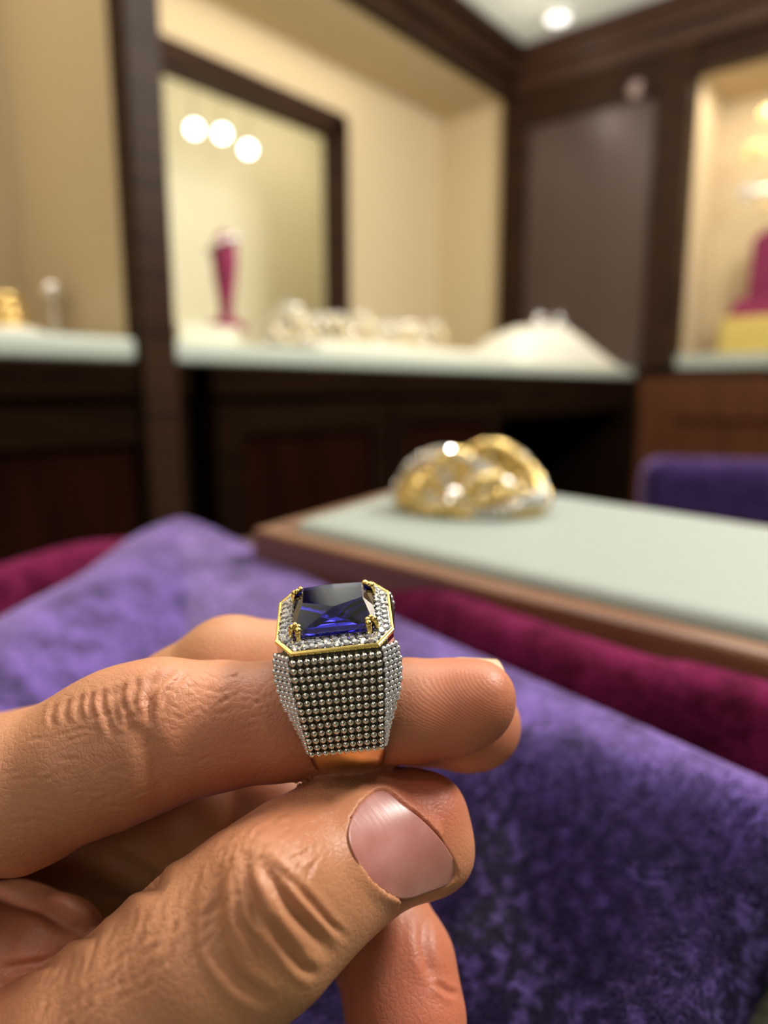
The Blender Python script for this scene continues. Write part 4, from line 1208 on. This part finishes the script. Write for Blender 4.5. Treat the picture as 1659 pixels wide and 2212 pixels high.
def shoulder(sgn):
    V = []; Fc = []; n = 30
    for i in range(n + 1):
        t = i / n; y, z, nn = path(t); W_ = pint(pw_tot, t) / 2; Fw = pint(pw_face, t) / 2
        drop = DROP * (1 - 0.45 * t)
        r_ = math.hypot(y, z); iy, iz = y / r_ * RI, z / r_ * RI
        yo, zo = y - nn[0] * drop, z - nn[1] * drop
        for x, a, b_ in ((-W_ * 0.97, iy, iz), (-W_, yo, zo), (-Fw, y, z), (Fw, y, z), (W_, yo, zo), (W_ * 0.97, iy, iz)):
            V.append((x, a * sgn, b_))
    for i in range(n):
        for k in range(6):
            k2 = (k + 1) % 6; f = (i * 6 + k, i * 6 + k2, (i + 1) * 6 + k2, (i + 1) * 6 + k)
            Fc.append(f if sgn > 0 else f[::-1])
    Fc.append(tuple(range(6))); Fc.append(tuple(n * 6 + k for k in range(6)))
    o = MB().add(V, Fc).build('shoulder', M['underbead'], ring)
    bm = bmesh.new(); bm.from_mesh(o.data); bmesh.ops.recalc_face_normals(bm, faces=bm.faces); bm.to_mesh(o.data); bm.free()
    return o
def ico(mb, c, r, up=None):
    mb.sphere(c, r, 12, 8)
for sgn in (1, -1):
    sh = shoulder(sgn)
    sh['label'] = 'beaded white metal shoulder'
    mb = MB(); rows = 13
    for i in range(rows):
        t = 0.05 + 0.925 * i / (rows - 1); y, z, nn = path(t); Fw = pint(pw_face, t) / 2 - 0.45
        nc = 13 if i < 3 else 12 if i < 8 else 11
        for k in range(nc):
            x = -Fw + 2 * Fw * k / (nc - 1)
            ico(mb, (x, (y + nn[0] * 0.3) * sgn, z + nn[1] * 0.3), 0.53)
    mb.build('beaded_face', M['bead'], sh, smooth=True)
    mb = MB(); rows = 21
    for i in range(rows):
        t = 0.02 + 0.96 * i / (rows - 1); y, z, nn = path(t); W_ = pint(pw_tot, t) / 2; Fw = pint(pw_face, t) / 2; drop = DROP * (1 - 0.45 * t)
        yo, zo = y - nn[0] * drop, z - nn[1] * drop
        ncol = 4 if t < 0.55 else 3 if t < 0.8 else 2
        for side_ in (-1, 1):
            for k in range(ncol):
                u = (k + 0.55 + 0.25 * (i % 2)) / (ncol + 0.2)
                x = (Fw + (W_ - Fw) * u) * side_
                mb.sphere((x, (y + (yo - y) * u) * sgn, z + (zo - z) * u), 0.46, 9, 6)
    mb.build('pave_side', M['diamond'], sh, smooth=True)
# gold band round the palm side
V = []; Fc = []; n = 48
y0_, z0_, _n = path(0.985)
a0 = math.atan2(z0_, y0_)           # on the front side (y<0)
a0 = a0 if a0 > 0 else a0 + 2 * math.pi
a1 = 3 * math.pi - a0
for i in range(n + 1):
    t = i / n; a = a0 + (a1 - a0) * t
    sct = abs(2 * t - 1)
    ro = 12.1 - 0.2 * sct; W_ = (9.6 + 2.4 * sct ** 1.5) / 2
    for x, r_ in ((-W_, RI + 0.1), (-W_, ro - 0.35), (-W_ * 0.8, ro - 0.05), (0, ro + 0.05), (W_ * 0.8, ro - 0.05), (W_, ro - 0.35), (W_, RI + 0.1), (0, RI - 0.05)):
        V.append((x, r_ * math.cos(a), r_ * math.sin(a)))
for i in range(n):
    for k in range(8):
        Fc.append((i * 8 + k, i * 8 + (k + 1) % 8, (i + 1) * 8 + (k + 1) % 8, (i + 1) * 8 + k))
Fc.append(tuple(range(8))[::-1]); Fc.append(tuple(n * 8 + k for k in range(8)))
bd_ = MB().add(V, Fc).build('band', M['goldband'], ring, smooth=True); bd_['label'] = 'plain yellow gold band'
bm = bmesh.new(); bm.from_mesh(bd_.data); bmesh.ops.recalc_face_normals(bm, faces=bm.faces); bm.to_mesh(bd_.data); bm.free()

def octo(hx, hy, cut):
    c2 = cut * 1.35
    return [(-hx + cut, -hy), (hx - cut, -hy), (hx, -hy + c2), (hx, hy - c2), (hx - cut, hy), (-hx + cut, hy), (-hx, hy - c2), (-hx, -hy + c2)]
def loft(mb, loops):
    m_ = len(loops[0][0]); V = []; Fc = []
    for pts, z in loops: V += [(x, y, z) for x, y in pts]
    for i in range(len(loops) - 1):
        for k in range(m_):
            k2 = (k + 1) % m_; Fc.append((i * m_ + k, i * m_ + k2, (i + 1) * m_ + k2, (i + 1) * m_ + k))
    Fc.append(tuple(range(m_))[::-1]); Fc.append(tuple((len(loops) - 1) * m_ + k for k in range(m_)))
    return mb.add(V, Fc)
HX, HY, CUT = 8.95, 8.4, 2.5
GX, GY = 6.2, 5.5
# head: solid gallery from the finger to the halo plate
hd = loft(MB(), [(octo(8.6, 6.4, 2.0), 9.6), (octo(8.8, 7.8, 2.3), 12.6), (octo(HX, HY, CUT), ZH), (octo(HX - 0.1, HY - 0.1, CUT), ZH + 1.3), (octo(HX - 0.35, HY - 0.35, CUT), ZH + 1.5), (octo(GX - 0.25, GY - 0.25, 0.4), ZH + 1.5), (octo(1.2, 1.0, 0.3), ZH - 0.6)])
hdo = hd.build('head', M['steel'], ring); hdo['label'] = 'white metal head under the stones'
# gold line round the frame
mb = MB()
o_, i_ = octo(HX + 0.10, HY + 0.10, CUT), octo(HX - 0.25, HY - 0.25, CUT)
Vr = []
for pts, z in ((o_, ZH + 1.0), (o_, ZH + 1.55), (i_, ZH + 1.7), (i_, ZH + 1.2)): Vr += [(x, y, z) for x, y in pts]
mb.add(Vr, [(r * 8 + k, r * 8 + (k + 1) % 8, ((r + 1) % 4) * 8 + (k + 1) % 8, ((r + 1) % 4) * 8 + k) for r in range(4) for k in range(8)])
rm = mb.build('frame_rim', M['gold'], ring, bevel=0.08); rm['label'] = 'thin yellow gold rim of the octagonal frame'
# halo of small brilliants
pv = MB(); n = 8
pv.lathe([(0.02, -0.55), (0.62, 0.0), (0.62, 0.08), (0.36, 0.30)], n=8)
first = None; zt = ZH + 1.62
slots = []
for ring_i, (hx, hy, cu) in enumerate(((HX - 1.05, HY - 1.05, CUT - 0.45), (GX + 0.75, GY + 0.75, 0.6))):
    pts = octo(hx, hy, cu); per = []
    for k in range(8):
        a, b_ = np.array(pts[k]), np.array(pts[(k + 1) % 8]); per.append((a, b_, np.linalg.norm(b_ - a)))
    tot = sum(p_[2] for p_ in per); cnt = int(tot / 1.26)
    for q in range(cnt):
        s_ = q / cnt * tot
        for a, b_, l_ in per:
            if s_ <= l_: slots.append(a + (b_ - a) * s_ / l_); break
            s_ -= l_
for q in slots:
    if first is None:
        first = pv.build('pave_diamond', M['diamond'], ring); o = first
    else:
        o = first.copy(); COL.objects.link(o); o.parent = ring
    o.location = (q[0], q[1], zt); o.rotation_euler = (0, 0, rg.uniform(0, 1))
mb = MB()
for q in slots:
    for k in range(2):
        a = rg.uniform(0, 6.28); mb.sphere((q[0] + 0.66 * math.cos(a), q[1] + 0.66 * math.sin(a), zt + 0.05), 0.17, 7, 5)
mb.build('bead_prongs', M['steel'], ring, smooth=True)
# seat of the sapphire
sq = [octo(GX + 0.1, GY + 0.1, 0.4), octo(GX - 0.3, GY - 0.3, 0.4)]
sv = [(x, y, z) for pts, z in ((sq[0], ZH + 1.4), (sq[0], ZH + 1.95), (sq[1], ZH + 1.95), (sq[1], ZH + 1.4)) for x, y in pts]
MB().add(sv, [(a * 8 + k, a * 8 + (k + 1) % 8, ((a + 1) % 4) * 8 + (k + 1) % 8, ((a + 1) % 4) * 8 + k) for a in range(4) for k in range(8)]).build('stone_seat', M['steel'], ring)
# the sapphire
zg0, zg1, zt_ = ZH + 2.0, ZH + 2.6, ZH + 4.1
def soft_rect(hx, hy, c, bow):
    return [(-hx + c, -hy), (0, -hy - bow), (hx - c, -hy), (hx, -hy + c), (hx + bow, 0), (hx, hy - c), (hx - c, hy), (0, hy + bow), (-hx + c, hy), (-hx, hy - c), (-hx - bow, 0), (-hx, -hy + c)]
V = [(x, y, zg0) for x, y in soft_rect(GX - 0.25, GY - 0.25, 0.55, 0.08)] + [(x, y, zg1) for x, y in soft_rect(GX, GY, 0.6, 0.12)]
TXh, TYh = GX - 1.5, 1.3
tv = [(-TXh, 0.6), (0.2, -TYh), (TXh, 0.6), (TXh, GY - 0.8), (0, GY - 0.5), (-TXh, GY - 0.8)]
V += [(x, y, zt_ + (0.05 if abs(x) < 1 else 0.0)) for x, y in tv]
cul = len(V); V.append((0.3, -0.2, zg0 - 1.9))
Fc = [(k, (k + 1) % 12, 12 + (k + 1) % 12, 12 + k) for k in range(12)]
g = 12; t0 = 24
Fc += [(t0 + 0, t0 + 1, t0 + 2, t0 + 3, t0 + 4, t0 + 5)]
Fc += [(g + 0, g + 1, g + 2, t0 + 1), (g + 0, t0 + 1, t0 + 0), (g + 2, t0 + 2, t0 + 1), (g + 2, g + 3, t0 + 2)]
Fc += [(g + 3, g + 4, t0 + 2), (g + 4, t0 + 3, t0 + 2), (g + 4, g + 5, t0 + 3), (g + 5, g + 6, t0 + 3)]
Fc += [(g + 6, g + 7, t0 + 4, t0 + 3), (g + 7, g + 8, t0 + 5, t0 + 4), (g + 8, g + 9, t0 + 5), (g + 9, g + 10, t0 + 5), (g + 10, t0 + 0, t0 + 5), (g + 10, g + 11, t0 + 0), (g + 11, g + 0, t0 + 0)]
Fc += [((k + 1) % 12, k, cul) for k in range(12)]
m = bpy.data.materials.new('sapphire'); m.use_nodes = True; b = m.node_tree.nodes['Principled BSDF']
b.inputs['Base Color'].default_value = (0.022, 0.02, 0.38, 1); b.inputs['Roughness'].default_value = 0.015; b.inputs['IOR'].default_value = 1.55
b.inputs['Transmission Weight'].default_value = 1.0; b.inputs['Coat Weight'].default_value = 0.15; b.inputs['Coat Roughness'].default_value = 0.01
sp = MB().add(V, Fc).build('sapphire', m, ring); sp['label'] = 'dark blue faceted sapphire'
bm = bmesh.new(); bm.from_mesh(sp.data); bmesh.ops.triangulate(bm, faces=[f for f in bm.faces if len(f.verts) > 4]); bmesh.ops.recalc_face_normals(bm, faces=bm.faces); bm.to_mesh(sp.data); bm.free()
# double claws at the corners
for sx in (-1, 1):
    for sy in (-1, 1):
        for (ox, oy) in ((0.0, -1.15), (-1.15, 0.0)):
            x0_, y0_ = sx * (GX + 0.18 + ox * 0.9 * 1), sy * (GY + 0.18 + oy * 0.9 * 1)
            if ox == 0: x0_ = sx * (GX + 0.28)
            else: y0_ = sy * (GY + 0.28)
            tx, ty = x0_ - sx * (0.75 if ox == 0 else 0.15), y0_ - sy * (0.75 if oy == 0 else 0.15)
            pts = [(x0_, y0_, ZH + 1.3), (x0_, y0_, ZH + 2.6), (x0_ * 0.6 + tx * 0.4, y0_ * 0.6 + ty * 0.4, ZH + 3.35), (tx, ty, ZH + 3.7)]
            mb = MB().tube(pts, [0.38, 0.42, 0.46, 0.36], 12)
            mb.sphere(pts[2], 0.56, 12, 8); mb.sphere(pts[3], 0.44, 12, 8)
            mb.build('claw', M['gold'], ring, smooth=True)
